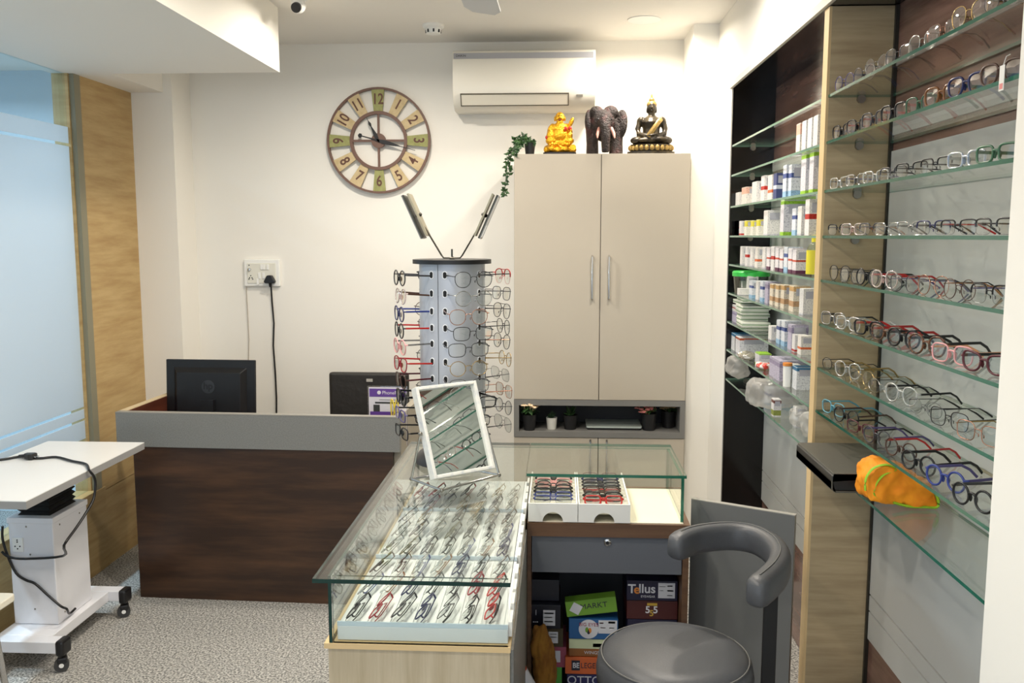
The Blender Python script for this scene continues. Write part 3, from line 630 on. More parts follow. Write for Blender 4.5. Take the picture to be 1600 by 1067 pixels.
def gmesh(shape, style, pose):
    key = (shape, style, pose)
    if key in GM: return GM[key]
    w, h, pw, tp, ck = SHP[shape]; N = 22; dbl = .018
    rr = {'plastic': .0019, 'bold': .0026, 'metal': .0011, 'half': .0014, 'rimless': .0006}[style]
    cx = dbl/2+w/2; zc = h/2+rr
    def bend(x): return .55*x*x
    def ol(sg, inset=0):
        o_ = []
        for k in range(N):
            a = 2*PI*k/N; c, s_ = math.cos(a), math.sin(a)
            x = math.copysign(abs(c)**(2/pw), c)*(w/2-inset); z = math.copysign(abs(s_)**(2/pw), s_)*(h/2-inset)
            x *= 1+tp*z/(h/2); z += ck*max(0, x/(w/2))*max(0, z/(h/2))
            X = sg*(cx+x); o_.append((X, bend(X), zc+z))
        return o_
    d = {}
    fr = MB()
    for sg in (1, -1):
        o_ = ol(sg)
        if style == 'half':
            fr.tube(o_[:N//2+1], rr*1.3, 6, upv=(0, 1, 0)); fr.tube(o_[N//2:]+o_[:1], .0004, 4, upv=(0, 1, 0))
        elif style == 'rimless': fr.tube(o_, .0006, 4, True, upv=(0, 1, 0))
        else: fr.tube(o_, rr, 6, True, upv=(0, 1, 0), flat=None)
        ze = zc+h*.22; xo = sg*(cx+w/2*(1+tp*.4))
        fr.tube([(xo-sg*.001, bend(xo), ze), (xo+sg*.004, bend(xo)+.001, ze), (xo+sg*.005, bend(xo)+.006, ze)], rr*1.1, 6)
        if style in ('metal', 'half', 'rimless'):
            fr.tube([(sg*(dbl/2+.001), .001, zc+.002), (sg*.0075, .007, zc-.004)], .0005, 4); fr.ell((sg*.0072, .008, zc-.006), (.0016, .0012, .004), 6)
        elif style in ('plastic', 'bold'): fr.ell((sg*.0078, .004, zc-.003), (.0022, .004, .008), 6)
    fr.tube([(-dbl/2-.001, .0, zc+h*.12), (-dbl/4, -.0008, zc+h*.2), (dbl/4, -.0008, zc+h*.2), (dbl/2+.001, 0, zc+h*.12)], rr*1.05, 6)
    if shape == 'pilot': fr.tube([(-cx+.008, bend(cx), zc+h/2-.001), (0, -.0005, zc+h*.46), (cx-.008, bend(cx), zc+h/2-.001)], rr*.9, 6)
    d['frame_front'] = fr.mesh('frame_front', 70)
    for nm, sg in (('lensR', 1), ('lensL', -1)):
        o_ = ol(sg, .0006); c0 = Vector((sg*cx, bend(cx)-.0012, zc))
        vs = [Vector(q) for q in o_]+[c0]; L = MB()
        L.add(vs, [((i+1) % N, i, N) if sg > 0 else (i, (i+1) % N, N) for i in range(N)]); d[nm] = L.mesh('lens', 80)
    ze = zc+h*.22; fl = {'plastic': (.0013, .0028), 'bold': (.0016, .0036), 'metal': (.0009, .0014), 'half': (.001, .0018), 'rimless': (.0008, .001)}[style]
    for nm, sg in (('templeR', 1), ('templeL', -1)):
        xo = sg*(cx+w/2*(1+tp*.4)+.005); y0 = bend(xo)+.005
        if pose == 'open': pts = [(xo, y0, ze), (xo, y0+.03, ze), (xo-sg*.004, y0+.088, ze-.001), (xo-sg*.007, y0+.11, ze-.012), (xo-sg*.01, y0+.128, .0035)]
        elif pose == 'hung': pts = [(xo, y0, ze), (xo-sg*.004, y0+.03, ze-.001), (xo-sg*.012, y0+.075, ze-.003), (xo-sg*.015, y0+.096, ze-.006)]
        else:
            k = .004 if sg > 0 else .0085
            pts = [(xo, y0, ze), (xo-sg*.006, y0+k, ze), (-sg*.01, .008+k, ze-.001), (-sg*.03, .009+k, ze-.006), (-sg*.05, .009+k, ze-.022)]
        q = MB(); q.tube(pts, 1, 6, flat=fl); 
        if style in ('metal', 'half', 'rimless'): q.tube(pts[-3:], [.0012, .0022, .0024], 6)
        d[nm] = q.mesh('temple', 70)
    GM[key] = d; return d
def glasses(shape, style, pose, col, M, label, group, tcol=None, lens=None, sc=1.):
    d = gmesh(shape, style, pose)
    r = thing('eyeglasses', label, 'eyeglasses', M=M @ Matrix.Scale(sc, 4), group=group)
    for nm, pn in (('frame_front', 'frame_front'), ('lensR', 'lens'), ('lensL', 'lens'), ('templeR', 'temple'), ('templeL', 'temple')):
        me = d[nm]
        if not me.materials: me.materials.append(None)
        o = bpy.data.objects.new(pn, me); COL.objects.link(o); o.parent = r
        o.material_slots[0].link = 'OBJECT'
        o.material_slots[0].material = (lens or LENS) if pn == 'lens' else FC[(tcol or col) if pn == 'temple' else col]
    return r
def gname(shape, style, col, tcol=None):
    st = {'plastic': 'plastic', 'bold': 'thick plastic', 'metal': 'thin metal', 'half': 'half-rim', 'rimless': 'rimless'}[style]
    return '%s %s %s eyeglasses%s' % (col, SHN[shape], st, (' with %s arms' % tcol) if tcol else '')
SH = [
 [('round', 'metal', 'purple', 'navy'), ('round', 'metal', 'charcoal', 'navy'), ('round', 'rimless', 'silver'), ('square', 'metal', 'gunmetal'), ('panto', 'metal', 'silver', 'black'), ('square', 'rimless', 'rose'), ('panto', 'metal', 'gold'), ('round', 'rimless', 'charcoal')],
 [('square', 'plastic', 'black', 'purple'), ('square', 'plastic', 'black', 'red'), ('square', 'plastic', 'charcoal', 'red'), ('square', 'bold', 'black', 'red'), ('square', 'plastic', 'green', 'red'), ('square', 'bold', 'amber', 'green'), ('way', 'bold', 'navy', 'blue'), ('way', 'bold', 'brown', 'black')],
 [('rect', 'plastic', 'clear', 'black'), ('rect', 'plastic', 'smoke', 'purple'), ('rect', 'plastic', 'clear'), ('rect', 'half', 'charcoal', 'black'), ('rect', 'half', 'black'), ('rect', 'half', 'black', 'charcoal'), ('rect', 'bold', 'ice', 'clear'), ('rect', 'bold', 'green')],
 [('rect', 'half', 'black'), ('rect', 'plastic', 'blush', 'tan'), ('rect', 'half', 'charcoal'), ('rect', 'rimless', 'silver'), ('rect', 'half', 'smoke', 'black'), ('rect', 'half', 'navy', 'black'), ('rect', 'half', 'black', 'red'), ('rect', 'half', 'gunmetal', 'black')],
 [('panto', 'metal', 'black'), ('square', 'metal', 'gunmetal', 'black'), ('round', 'plastic', 'black'), ('panto', 'plastic', 'blush', 'red'), ('square', 'metal', 'charcoal', 'purple'), ('panto', 'metal', 'rose', 'black'), ('round', 'metal', 'brown', 'tan'), ('square', 'half', 'black', 'purple'), ],
 [('square', 'plastic', 'smoke', 'black'), ('square', 'plastic', 'clear'), ('square', 'bold', 'black', 'red'), ('cat', 'bold', 'tortoise', 'red'), ('round', 'bold', 'black'), ('panto', 'bold', 'tortoise', 'black'), ('square', 'plastic', 'pink', 'peach'), ('cat', 'bold', 'maroon', 'black')],
 [('oval', 'metal', 'black'), ('panto', 'plastic', 'clear', 'gold'), ('panto', 'rimless', 'gold'), ('oval', 'rimless', 'silver', 'black'), ('panto', 'plastic', 'clear', 'black'), ('oval', 'rimless', 'charcoal', 'black'), ('square', 'metal', 'black'), ('square', 'metal', 'rose', 'gold')],
 [('square', 'plastic', 'teal'), ('round', 'plastic', 'black', 'brown'), ('rect', 'plastic', 'maroon', 'black'), ('round', 'plastic', 'charcoal', 'purple'), ('round', 'plastic', 'brown', 'red'), ('round', 'bold', 'black'), ('round', 'bold', 'blue', 'purple'), ('round', 'bold', 'black', 'charcoal')]]
for i, row in enumerate(SH):
    n_ = len(row)
    for k, g in enumerate(row):
        y = YP0-.084-k*.1345; 
        M = T((XW+.026+rnd.uniform(-.006, .01), y+rnd.uniform(-.006, .006), SZ[i]+.0004)) @ Rm(-90+rnd.uniform(9, 15)+(5 if i > 4 else 0), 'Z')
        tc = g[3] if len(g) > 3 else None
        glasses(g[0], g[1], 'open', g[2], M, gname(g[0], g[1], g[2], tc)+' on the %s eyewear shelf' % ORD[i], 'glasses on the %s eyewear shelf' % ORD[i], tc, LENSP if i < 2 else None, min(.99, .128/(2*SHP[g[0]][0]*(1+SHP[g[0]][3]*.2)+.030)))
# price tag on second shelf
p = at(1566, 118, X=XW-.004)
t = thing('price_tag', 'white paper tag hanging from thick brown glasses', 'tag', (p.x, p.y, p.z))
MB().bx(-.001, 0, -.009, .009, -.027, .018).ob('card', pm('paper_white', (232, 230, 224), .7), t)
MB().bx(-.0014, -.0009, -.006, .006, -.024, -.014).ob('print', PNK, t)
MB().tube([(0, 0, .016), (.006, .002, .034), (.014, .004, .038)], .0007, 4).ob('string', WPLAS, t)
# ================================================================ GLASS DISPLAY COUNTER
ZG = .92
a = at(487, 905, Z=ZG); b_ = at(797, 910, Z=ZG); c_ = at(822, 741, Z=ZG); d_ = at(1072, 741, Z=ZG); e_ = at(1040, 688, Z=ZG)
AX0, AX1, AY0, AY1 = a.x, (b_.x+c_.x)/2, (a.y+b_.y)/2, 3.30
BX1, BY0 = d_.x, c_.y+.01
ZI = .757; ZA = at(513, 1012, Y=1.95).z
t = thing('display_counter', 'L-shaped glass display counter on oak and grey cabinets', 'counter', (AX1, BY0, 0)); DC = t
def dx(x0, x1, y0, y1, z0, z1, nm, m, sides=None, par=None, bevel=0):
    return MB().bx(x0-AX1, x1-AX1, y0-BY0, y1-BY0, z0, z1, sides=sides).ob(nm, m, par or DC, bevel=bevel)
dx(AX0, AX1, AY0, AY1, ZG-.010, ZG, 'glass_top', [GFACE, pm('dark_glass_edge', (16, 52, 46), .12)], 1)
dx(AX1+.0015, BX1, BY0, AY1, ZG-.010, ZG, 'glass_top', [GFACE, GEDGE], 1)
GV = [GFACE, GEDGE]
def pane(x0, x1, y0, y1, z0, z1, edge, nm='glass_pane'):
    # vertical pane: big faces clear, thin faces green
    m = MB().bx(x0-AX1, x1-AX1, y0-BY0, y1-BY0, z0, z1)
    thin = 'x' if x1-x0 < y1-y0 else 'y'
    for k in range(6):   # 0 bottom 1 top 2 -y 3 +x 4 +y 5 -x
        m.mi[k] = 0 if (thin == 'x' and k in (3, 5)) or (thin == 'y' and k in (2, 4)) else 1
    return m.ob(nm, [GFACE, edge], DC)
DGE = MT['dark_glass_edge']
pane(AX0+.034, AX1-.008, AY0+.045, AY0+.053, ZA, ZG-.0105, DGE)
pane(AX0+.024, AX0+.032, AY0+.045, AY1-.02, ZA, ZG-.0105, DGE)
pane(BX1-.016, BX1-.006, BY0+.012, AY1-.02, ZI, ZG-.0105, GEDGE)
pane(AX0+.034, BX1-.018, AY1-.03, AY1-.022, ZI, ZG-.0105, GEDGE)
# base under the long arm
dx(AX0+.02, AX1-.004, AY0+.05, BY0+.02, 0, ZA-.014, 'base_cabinet', OAKP)
dx(AX0+.012, AX1-.002, AY0+.042, AY1-.01, ZA-.013, ZA, 'base_board', OAKE)
dx(AX0+.02, AX1-.004, BY0+.021, AY1-.01, 0, ZA-.014, 'base_cabinet', GREYL)
dx(AX1-.0035, AX1+.004, AY0+.06, BY0-.01, .02, ZA-.014, 'side_panel', GREYL)
# short arm: slab, drawer, uprights
dx(AX1+.005, BX1+.014, BY0-.012, AY1, ZI-.046, ZI-.001, 'worktop', TEAK)
dx(AX1+.03, BX1-.008, BY0, AY1-.035, ZI-.001, ZI+.002, 'white_lining', pm('cream_lining', (240, 234, 212), .5))
dx(AX1+.005, AX1+.018, BY0-.006, AY1, 0, ZI-.047, 'upright', TEAK)
dx(BX1-.008, BX1+.012, BY0-.006, AY1, 0, ZI-.047, 'upright', TEAK)
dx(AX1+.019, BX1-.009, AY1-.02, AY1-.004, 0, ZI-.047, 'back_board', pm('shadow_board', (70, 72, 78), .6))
dx(AX1+.019, BX1-.009, BY0+.02, AY1-.021, .06, .08, 'bottom_board', GREYD)
zd = at(1000, 897, Y=BY0).z
dr = dx(AX1+.02, BX1-.01, BY0+.0, BY0+.018, zd, ZI-.050, 'drawer', GREYD, bevel=.001)
dx(AX1+.03, BX1-.02, BY0+.019, AY1-.05, zd+.01, ZI-.06, 'drawer_box', WPLAS, par=DC)
pk = at(949, 847, Y=BY0)
MB().lathe([(0, 0), (.012, 0), (.012, .004), (.008, .006), (0, .006)], 20, M=T((pk.x-AX1, -.0005, pk.z)) @ Rm(90, 'X')).lathe([(0, 0), (.006, 0), (.006, .0075), (0, .0075)], 16, M=T((pk.x-AX1, -.0005, pk.z)) @ Rm(90, 'X'), mi=1).ob('lock', [CHROME, BLACKP], dr, 40)
# trays in the long arm
TRW = pm('tray_white', (226, 230, 232), .45)
TY = [(AY0+.06, AY0+.50), (AY0+.505, AY0+.945), (AY0+.95, AY1-.04)]
for k, (y0, y1) in enumerate(TY):
    t = thing('display_tray', ['white frame tray at the oak end of the glass counter', 'white frame tray between the other two trays in the glass counter', 'white frame tray under the rotating eyewear stand'][k], 'tray', (AX0+.04, y0, ZA+.001), 0, 'white trays in the glass counter')
    w = AX1-.008-(AX0+.04)-.001
    MB().bx(0, w, 0, y1-y0, 0, .035).ob('bed', TRW, t, bevel=.002)
    MB().bx(0, w, 0, .004, .035, .046).ob('front_lip', pm('tray_blue_white', (206, 222, 234), .4), t)
    for c in range(8):
        MB().bx(.012+c*(w-.024)/7-.0015, .012+c*(w-.024)/7+.0015, .02, y1-y0-.01, .035, .039).ob('rib', TRW, t)
    for j in range(4):
        MB().bx(w+.0005, w+.008, .03+j*.1, .1+j*.1, .004, .04+.004*(j % 2)).ob('end_tag', WPLAS, t)
PALT = [('rect', 'plastic', 'black'), ('rect', 'plastic', 'crimson'), ('square', 'plastic', 'charcoal'), ('rect', 'plastic', 'navy'), ('square', 'metal', 'gunmetal'), ('rect', 'half', 'black'), ('rect', 'plastic', 'red', 'black'),
        ('square', 'plastic', 'smoke'), ('rect', 'half', 'gunmetal'), ('square', 'metal', 'gold'), ('rect', 'plastic', 'smoke', 'blue'), ('square', 'metal', 'black'), ('rect', 'plastic', 'olive', 'black'), ('rect', 'half', 'charcoal'),
        ('oval', 'metal', 'silver', 'black'), ('rect', 'plastic', 'clear', 'tan'), ('square', 'plastic', 'charcoal', 'crimson')]
wt = AX1-.008-(AX0+.04)
for r_ in range(9):
    for c in range(7):
        y = AY0+.135+.142*r_
        if y > AY1-.1: continue
        x = AX0+.04+.012+(c+.5)*(wt-.024)/7
        g = PALT[(c*5+r_*7+3) % 17] if r_ else PALT[c]
        ax = -Vector((.12+rnd.uniform(-.08, .08), 1, 0)).normalized(); nrm = Vector((-.66, .08, .75)); nrm = (nrm-ax*nrm.dot(ax)).normalized()
        yv = -nrm; xv = ax; zv = xv.cross(yv)
        M = T((x-.020, y+rnd.uniform(-.006, .006), ZA+.048)) @ Matrix(((xv.x, yv.x, zv.x, 0), (xv.y, yv.y, zv.y, 0), (xv.z, yv.z, zv.z, 0), (0, 0, 0, 1))) 
        tc = g[3] if len(g) > 3 else None; tr = 0 if y < TY[0][1] else (1 if y < TY[1][1] else 2)
        glasses(g[0], g[1], 'folded', g[2], M, 'folded '+gname(g[0], g[1], g[2], tc)+[' in counter tray at oak end', ' in the middle counter tray', ' in counter tray under rotating stand'][tr], 'folded glasses in the long counter trays', tc)
# two white trays with stacked glasses in the short arm
xs_ = [at(822, 800, Y=BY0).x+.006, at(903, 800, Y=BY0).x, at(985, 800, Y=BY0).x]
TB = [[('rect', 'half', 'blue', 'navy'), ('rect', 'half', 'blue'), ('rect', 'bold', 'black', 'navy'), ('rect', 'bold', 'black'), ('oval', 'plastic', 'black', 'pink'), ('rect', 'plastic', 'pink'), ('rect', 'plastic', 'black')],
      [('rect', 'bold', 'red'), ('rect', 'bold', 'black'), ('square', 'plastic', 'brown'), ('rect', 'plastic', 'black', 'red'), ('rect', 'bold', 'charcoal'), ('rect', 'plastic', 'black'), ('rect', 'plastic', 'navy'), ('rect', 'plastic', 'maroon')]]
for k in range(2):
    xa, xb = xs_[k]+.001, xs_[k+1]-.001; w = xb-xa; ht = .062
    t = thing('frame_tray', ['white tray of blue, pink and black frames beside the counter corner', 'white tray of red and black frames in the short counter'][k], 'tray', (xa, BY0-.008, ZI+.0025), 0, 'white trays on the short counter')
    pts = [(0, 0)]+[(w/2-.034*math.cos(PI*q/12), .033*math.sin(PI*q/12)) for q in range(13)]+[(w, 0), (w, ht), (0, ht)]
    MB().prism(pts, -.006, 0, M=Rm(90, 'X')).ob('front_panel', WPLAS, t)
    MB().bx(0, .005, .0065, .40, 0, ht).bx(w-.005, w, .0065, .40, 0, ht).ob('side_wall', WPLAS, t)
    MB().bx(.005, w-.005, .0065, .40, .026, .031).ob('tray_floor', pm('tray_cream', (230, 222, 190), .5), t)
    for j in range(9):
        MB().bx(.005, w-.005, .02+j*.042, .024+j*.042, .031, .05).ob('divider', WPLAS, t)
    for j, g in enumerate(TB[k]):
        M = T((xa+w/2, BY0+.045+j*.042, ZI+.044)) @ Rm(-38, 'X')
        tc = g[3] if len(g) > 3 else None
        glasses(g[0], g[1], 'folded', g[2], M, 'folded '+gname(g[0], g[1], g[2], tc)+(' in tray beside the counter corner' if k == 0 else ' in tray of red and black frames'), 'folded glasses in the short counter trays', tc)
# ---------------------------------------------------------------- rotating eyewear stand
YS = 3.03; ps = at(707, 500, Y=YS); zt_ = at(707, 405, Y=YS).z
t = thing('rotating_stand', 'tall silver rotating eyewear stand with black top on the glass counter', 'display stand', (ps.x, YS, ZG)); ST = t
hc = zt_-ZG; rc = .112
MB().lathe([(0, 0), (.135, 0), (.135, .012), (.12, .03), (.09, .042), (.085, .05), (.10, .06), (.095, .085), (0, .085)], 40).ob('base', pm('stand_base', (52, 52, 54), .35), t, 40)
MB().lathe([(0, hc-.014), (rc+.022, hc-.014), (rc+.022, hc), (0, hc)], 48).ob('top_disc', BLACKP, t, 40)
SEAM = -18
for k in range(4):
    a0 = SEAM+90*k
    vs = []; fs = []; n = 18
    for j in range(n+1):
        a = R(a0+.6+(90-1.2)*j/n); s_, c = math.sin(a), -math.cos(a)
        for r_, z in ((rc, .085), (rc, hc-.014), (rc-.004, .085), (rc-.004, hc-.014)): vs.append((r_*s_, r_*c, z))
    for j in range(n):
        p_, q = 4*j, 4*j+4
        fs += [(p_, q, q+1, p_+1), (p_+3, q+3, q+2, p_+2), (p_+1, q+1, q+3, p_+3), (p_+2, q+2, q, p_)]
    fs += [(0, 1, 3, 2), (4*n+2, 4*n+3, 4*n+1, 4*n)]
    MB().add(vs, fs).ob('curved_panel', SILVER, t, 40)
MB().lathe([(.02, .085), (.02, hc-.014)], 12).ob('spindle', GUNM, t, 40)
HOLEW = pm('grommet_white', (232, 234, 238), .4)
ys_ = [430, 459, 487, 513, 538, 566, 593, 620, 647, 674]
rows_z = [at(700, y, Y=YS-.11).z-ZG for y in ys_]
def oval(r0, r1, hh):
    pts = []
    for k in range(16):
        a = 2*PI*k/16; pts.append((r0*math.cos(a), r0*math.sin(a)+math.copysign(hh, math.sin(a)+1e-9)))
    return pts
for k in range(4):
    for zz in rows_z:
        for da in (12.5, 77.5):
            a = SEAM+90*k+da; 
            if not -100 < (a+180) % 360-180 < 100: continue
            Mh = Rm(a, 'Z') @ T((0, -rc+.0006, zz)) @ Rm(90, 'X')
            g = MB().prism(oval(.0085, 0, .005), 0, .0022, M=Mh).ob('grommet', HOLEW, t)
            MB().prism(oval(.006, 0, .0045), 0, .0030, M=Mh).ob('hole', BLACKM, g)
LEFTC = [('round', 'plastic', 'black', 'charcoal'), ('round', 'plastic', 'blush', 'brown'), ('round', 'plastic', 'navy', 'blue'), ('round', 'plastic', 'black', 'red'), ('round', 'plastic', 'pink', 'smoke'), ('way', 'plastic', 'crimson', 'red'), ('way', 'plastic', 'brown', 'maroon'), ('way', 'bold', 'black'), ('rect', 'plastic', 'purple', 'black'), ('rect', 'plastic', 'black')]
RIGHTC = [('panto', 'metal', 'black'), ('round', 'metal', 'silver'), ('panto', 'metal', 'rose'), ('square', 'metal', 'black', 'gunmetal'), ('square', 'metal', 'gunmetal'), ('round', 'metal', 'gold'), ('square', 'metal', 'charcoal'), ('rect', 'plastic', 'black', 'gunmetal'), ('rect', 'metal', 'black'), ('rect', 'plastic', 'charcoal')]
BACKC = [('pilot', 'half', 'red', 'gunmetal'), ('square', 'metal', 'charcoal'), ('pilot', 'metal', 'black'), ('panto', 'metal', 'gunmetal'), ('panto', 'metal', 'black', 'rose'), ('round', 'metal', 'gold'), ('square', 'rimless', 'gunmetal'), ('square', 'metal', 'rose'), ('round', 'metal', 'charcoal'), ('pilot', 'rimless', 'gunmetal')]
LBACK = [('round', 'plastic', 'black'), ('round', 'metal', 'black'), ('round', 'metal', 'brown'), ('square', 'metal', 'black', 'brown'), ('square', 'metal', 'charcoal'), ('round', 'metal', 'gunmetal'), ('rect', 'plastic', 'charcoal'), ('rect', 'metal', 'black'), ('square', 'plastic', 'smoke'), ('rect', 'plastic', 'black')]
for az, lst, wh in ((SEAM-45, LEFTC, 'facing the reception counter'), (SEAM+45, RIGHTC, 'in front of silver panel'), (SEAM+135, BACKC, 'facing the tall cabinet'), (SEAM+225, LBACK, 'facing the back wall')):
    for j, g in enumerate(lst):
        w, h_, *_ = SHP[g[0]]
        Mg = T((ps.x, YS, ZG+rows_z[j]-.006)) @ Rm(az+rnd.uniform(-5, 5), 'Z') @ T((0, -rc-.078+rnd.uniform(-.006, .006), -h_*.72)) @ Rm(rnd.uniform(-3, 6), 'X')
        tc = g[3] if len(g) > 3 else None
        glasses(g[0], g[1], 'hung', g[2], Mg, gname(g[0], g[1], g[2], tc)+' on rotating stand %s' % wh, 'glasses hung on the rotating stand', tc, LENSD if (lst is LEFTC and j in (6, 7)) else None, 1.14)
# V of two small mirrors on the stand
t = thing('mirror_bracket', 'pair of small tilted mirrors on bent rods above the rotating stand', 'mirror', (ps.x, YS, zt_+.0005), R(2))
for dy in (-.008, .008):
    for s_ in (-1, 1):
        MB().tube([(0, dy, .004), (s_*.028, dy, .004), (s_*.036, dy, .014), (s_*.108, dy, .135)], .0025, 6).ob('rod', GUNM, t, 60)
MB().lathe([(0, 0), (.009, 0), (.009, .006), (.003, .009), (.003, .034), (0, .034)], 12).ob('bolt', GUNM, t, 40)
MDK = pm('mirror_frame_dark', (66, 66, 58), .35, metal=.5)
for s_ in (-1, 1):
    # leaning panel: lower end inwards
    Mp = T((s_*.126, 0, .142)) @ Rm(s_*24, 'Y')
    mp = MB().bx(-.003, .003, -.06, .06, -.078, .078).ob('panel', MDK, t, M=Mp, bevel=.001)
    fr = MB()
    for q in ((-.06, -.054, -.078, .078), (.054, .06, -.078, .078), (-.054, .054, -.078, -.072), (-.054, .054, .072, .078)): fr.bx(s_*.003, s_*.006, q[0], q[1], q[2], q[3])
    fr.ob('rim', STEEL, mp)
    MB().bx(min(s_*.0032, s_*.005), max(s_*.0032, s_*.005), -.054, .054, -.072, .072).ob('mirror', MIRROR, mp)
    bk = MB().bx(min(-s_*.019, -s_*.013), max(-s_*.019, -s_*.013), -.055, .055, -.076, .076).ob('back_plate', pm('back_plate_cream', (150, 144, 122), .35, metal=.3), mp)
    MB().ell((-s_*.016, 0, 0), (.012, .016, .008), 10).ob('clamp', GUNM, mp, 60)
# ---------------------------------------------------------------- framed table mirror
yaw, tilt, fw, fh = 38.5, 22.7, .1123, .145
MC = Vector((-.331, 2.74, 1.094))
t = thing('table_mirror', 'tilted rectangular table mirror in a worn white frame on chrome rods', 'mirror', (MC.x, MC.y, ZG), 0)
Mr = Matrix.Translation((0, 0, MC.z-ZG)) @ Rm(yaw, 'Z') @ Rm(-tilt, 'X')
WORN = pm('worn_white_paint', (228, 228, 222), .5, noise=((50, 50, 50), (196, 200, 206), .5, .75))
f_ = MB()
for q in ((-fw, -fw+.011, -fh, fh), (fw-.011, fw, -fh, fh), (-fw+.011, fw-.011, -fh, -fh+.011), (-fw+.011, fw-.011, fh-.011, fh)): f_.bx(q[0], q[1], -.016, .016, q[2], q[3])
f_.ob('frame', WORN, t, M=Mr, bevel=.002)
MB().bx(-fw+.011, fw-.011, -.004, .0, -fh+.011, fh-.011).ob('mirror', MIRROR, t, M=Mr)
MB().bx(-fw+.011, fw-.011, .0, .008, -fh+.011, fh-.011).ob('back', GREYL, t, M=Mr)
Ry = Rm(yaw, 'Z'); rods = MB(); jn = MB()
L0 = Ry @ Vector((-fw-.008, 0, MC.z-ZG)); R0 = Ry @ Vector((fw+.008, 0, MC.z-ZG))
Lb, Ff, Rb, Bk = [Vector((x-MC.x, y-MC.y, .007)) for x, y in ((-.47, 2.754), (-.356, 2.631), (-.193, 2.815), (-.285, 2.875))]
for pts in ((L0, Lb), (R0, Rb), (Lb, Ff), (Ff, Rb), (Rb, Bk), (Lb, Bk)): MB().tube(pts, .004, 8).ob('rod', CHROME, t, 60)
for q in (L0, R0, Lb, Rb, Ff, Bk): MB().ell(q, (.007, .007, .007), 10).ob('joint', STEEL, t, 60)
# ---------------------------------------------------------------- grey divider panel
pa, pb = at(1075, 778, Z=.80), at(1242, 805, Z=.80); d = pb-pa; L = d.length; an = math.atan2(d.y, d.x)
t = thing('divider_panel', 'grey laminate divider panel behind the stool', 'panel', (pa.x, pa.y, 0), an)
MB().bx(.012, L, 0, .02, 0, .797).ob('board', pm('shaded_grey_laminate', (112, 114, 114), .45), t); MB().bx(.012, L+.001, -.0005, .0205, .797, .80).ob('edge_band', pm('edge_grey', (158, 156, 150), .5), t)  # board grey set darker, shade behind the stool put into its colour
# ---------------------------------------------------------------- boxes under the counter
def kbox(x0, x1, y0, y1, Y, dep, mat, label, lid=None, rz=0, texts=(), stick=(), zb=None, zt=None):
    a = at(x0, y1, Y=Y); b = at(x1, y0, Y=Y); z0 = a.z if zb is None else zb; z1 = b.z if zt is None else zt; w = b.x-a.x; h = z1-z0
    t = thing('eyewear_box', label, 'box', (a.x, Y, z0), 0, 'eyewear boxes under the counter')
    if rz: t.rotation_euler = (0, R(rz), 0)
    MB().bx(0, w, 0, dep, 0, h-.001).ob('body', mat, t, bevel=.0015)
    if lid: MB().bx(-.002, w+.002, -.002, dep+.002, h*lid[1], h+.001).ob('lid', lid[0], t, bevel=.0015)
    fy = -.0024 if lid else -.0003
    for s, sz, m, u, v, *k in texts: text(s, sz, m, t, T((w*u, fy-.0004, h*v)) @ FRONT, **(k[0] if k else {}))
    for u0, u1, v0, v1, m, nm in stick: MB().bx(w*u0, w*u1, fy-.0006, fy+.0002, h*v0, h*v1).ob(nm, m, t)
    return t, w, h
PAP = pm('sticker_white', (214, 216, 224), .6); INK = pm('ink_dark', (44, 46, 60), .6); NAVYB = pm('navy_card', (26, 24, 56), .45); DNAVY = pm('dark_navy_card', (18, 20, 36), .4)
MARB = pm('maroon_card', (70, 20, 20), .45); GRNB = pm('lime_card', (112, 160, 52), .5); BLUB = pm('blue_card', (36, 92, 150), .5); ORG = pm('orange_card', (214, 104, 52), .5)
OLV = pm('olive_card', (68, 58, 30), .5); PKB = pm('pink_card', (160, 76, 98), .5); TANB = pm('caramel_card', (146, 92, 44), .5); CRB = pm('mint_cream_card', (208, 218, 180), .5); GOLDP = pm('gold_print', (190, 156, 60), .4); ORP = pm('orange_print', (224, 140, 60), .5)
YK = 2.93
ZBT = .0805
# right stack
zt1 = at(1000, 938, Y=YK).z; zt2_ = at(1000, 967, Y=YK).z
kbox(979, 1058, 970, 1060, YK, .2, NAVYB, 'plain navy box below the maroon box', zb=ZBT, zt=zt2_-.001)
kbox(979, 1059, 938, 967, YK, .2, MARB, 'maroon eyewear box with large white and gold digits', texts=(('5 5', .034, PAP, .49, .5, dict(bold=.0006)), ('5', .030, GOLDP, .49, .32, dict(bold=.0006))), stick=((.40, .60, .74, .88, GOLDP, 'print_block'),), zb=zt2_, zt=zt1-.0005)
tb, w, h = kbox(979, 1059, 908, 938, YK, .2, NAVYB, 'navy Tellus eyewear box with white sticker'.replace('Tellus ', 'lettered '), texts=(('T', .044, PAP, .1, .56, dict(bold=.0008)), ('e', .044, ORP, .2, .54, dict(bold=.0008)), ('llus', .044, PAP, .4, .58, dict(bold=.0008)), ('EYEWEAR', .011, PAP, .42, .2)),
     stick=((.62, .95, .14, .9, PAP, 'sticker'), (.64, .76, .7, .73, INK, 'print_line'), (.8, .9, .72, .78, INK, 'print_line'), (.64, .72, .5, .53, INK, 'print_line'), (.8, .92, .48, .55, INK, 'print_line'), (.8, .9, .26, .3, INK, 'print_line')), zb=zt1)
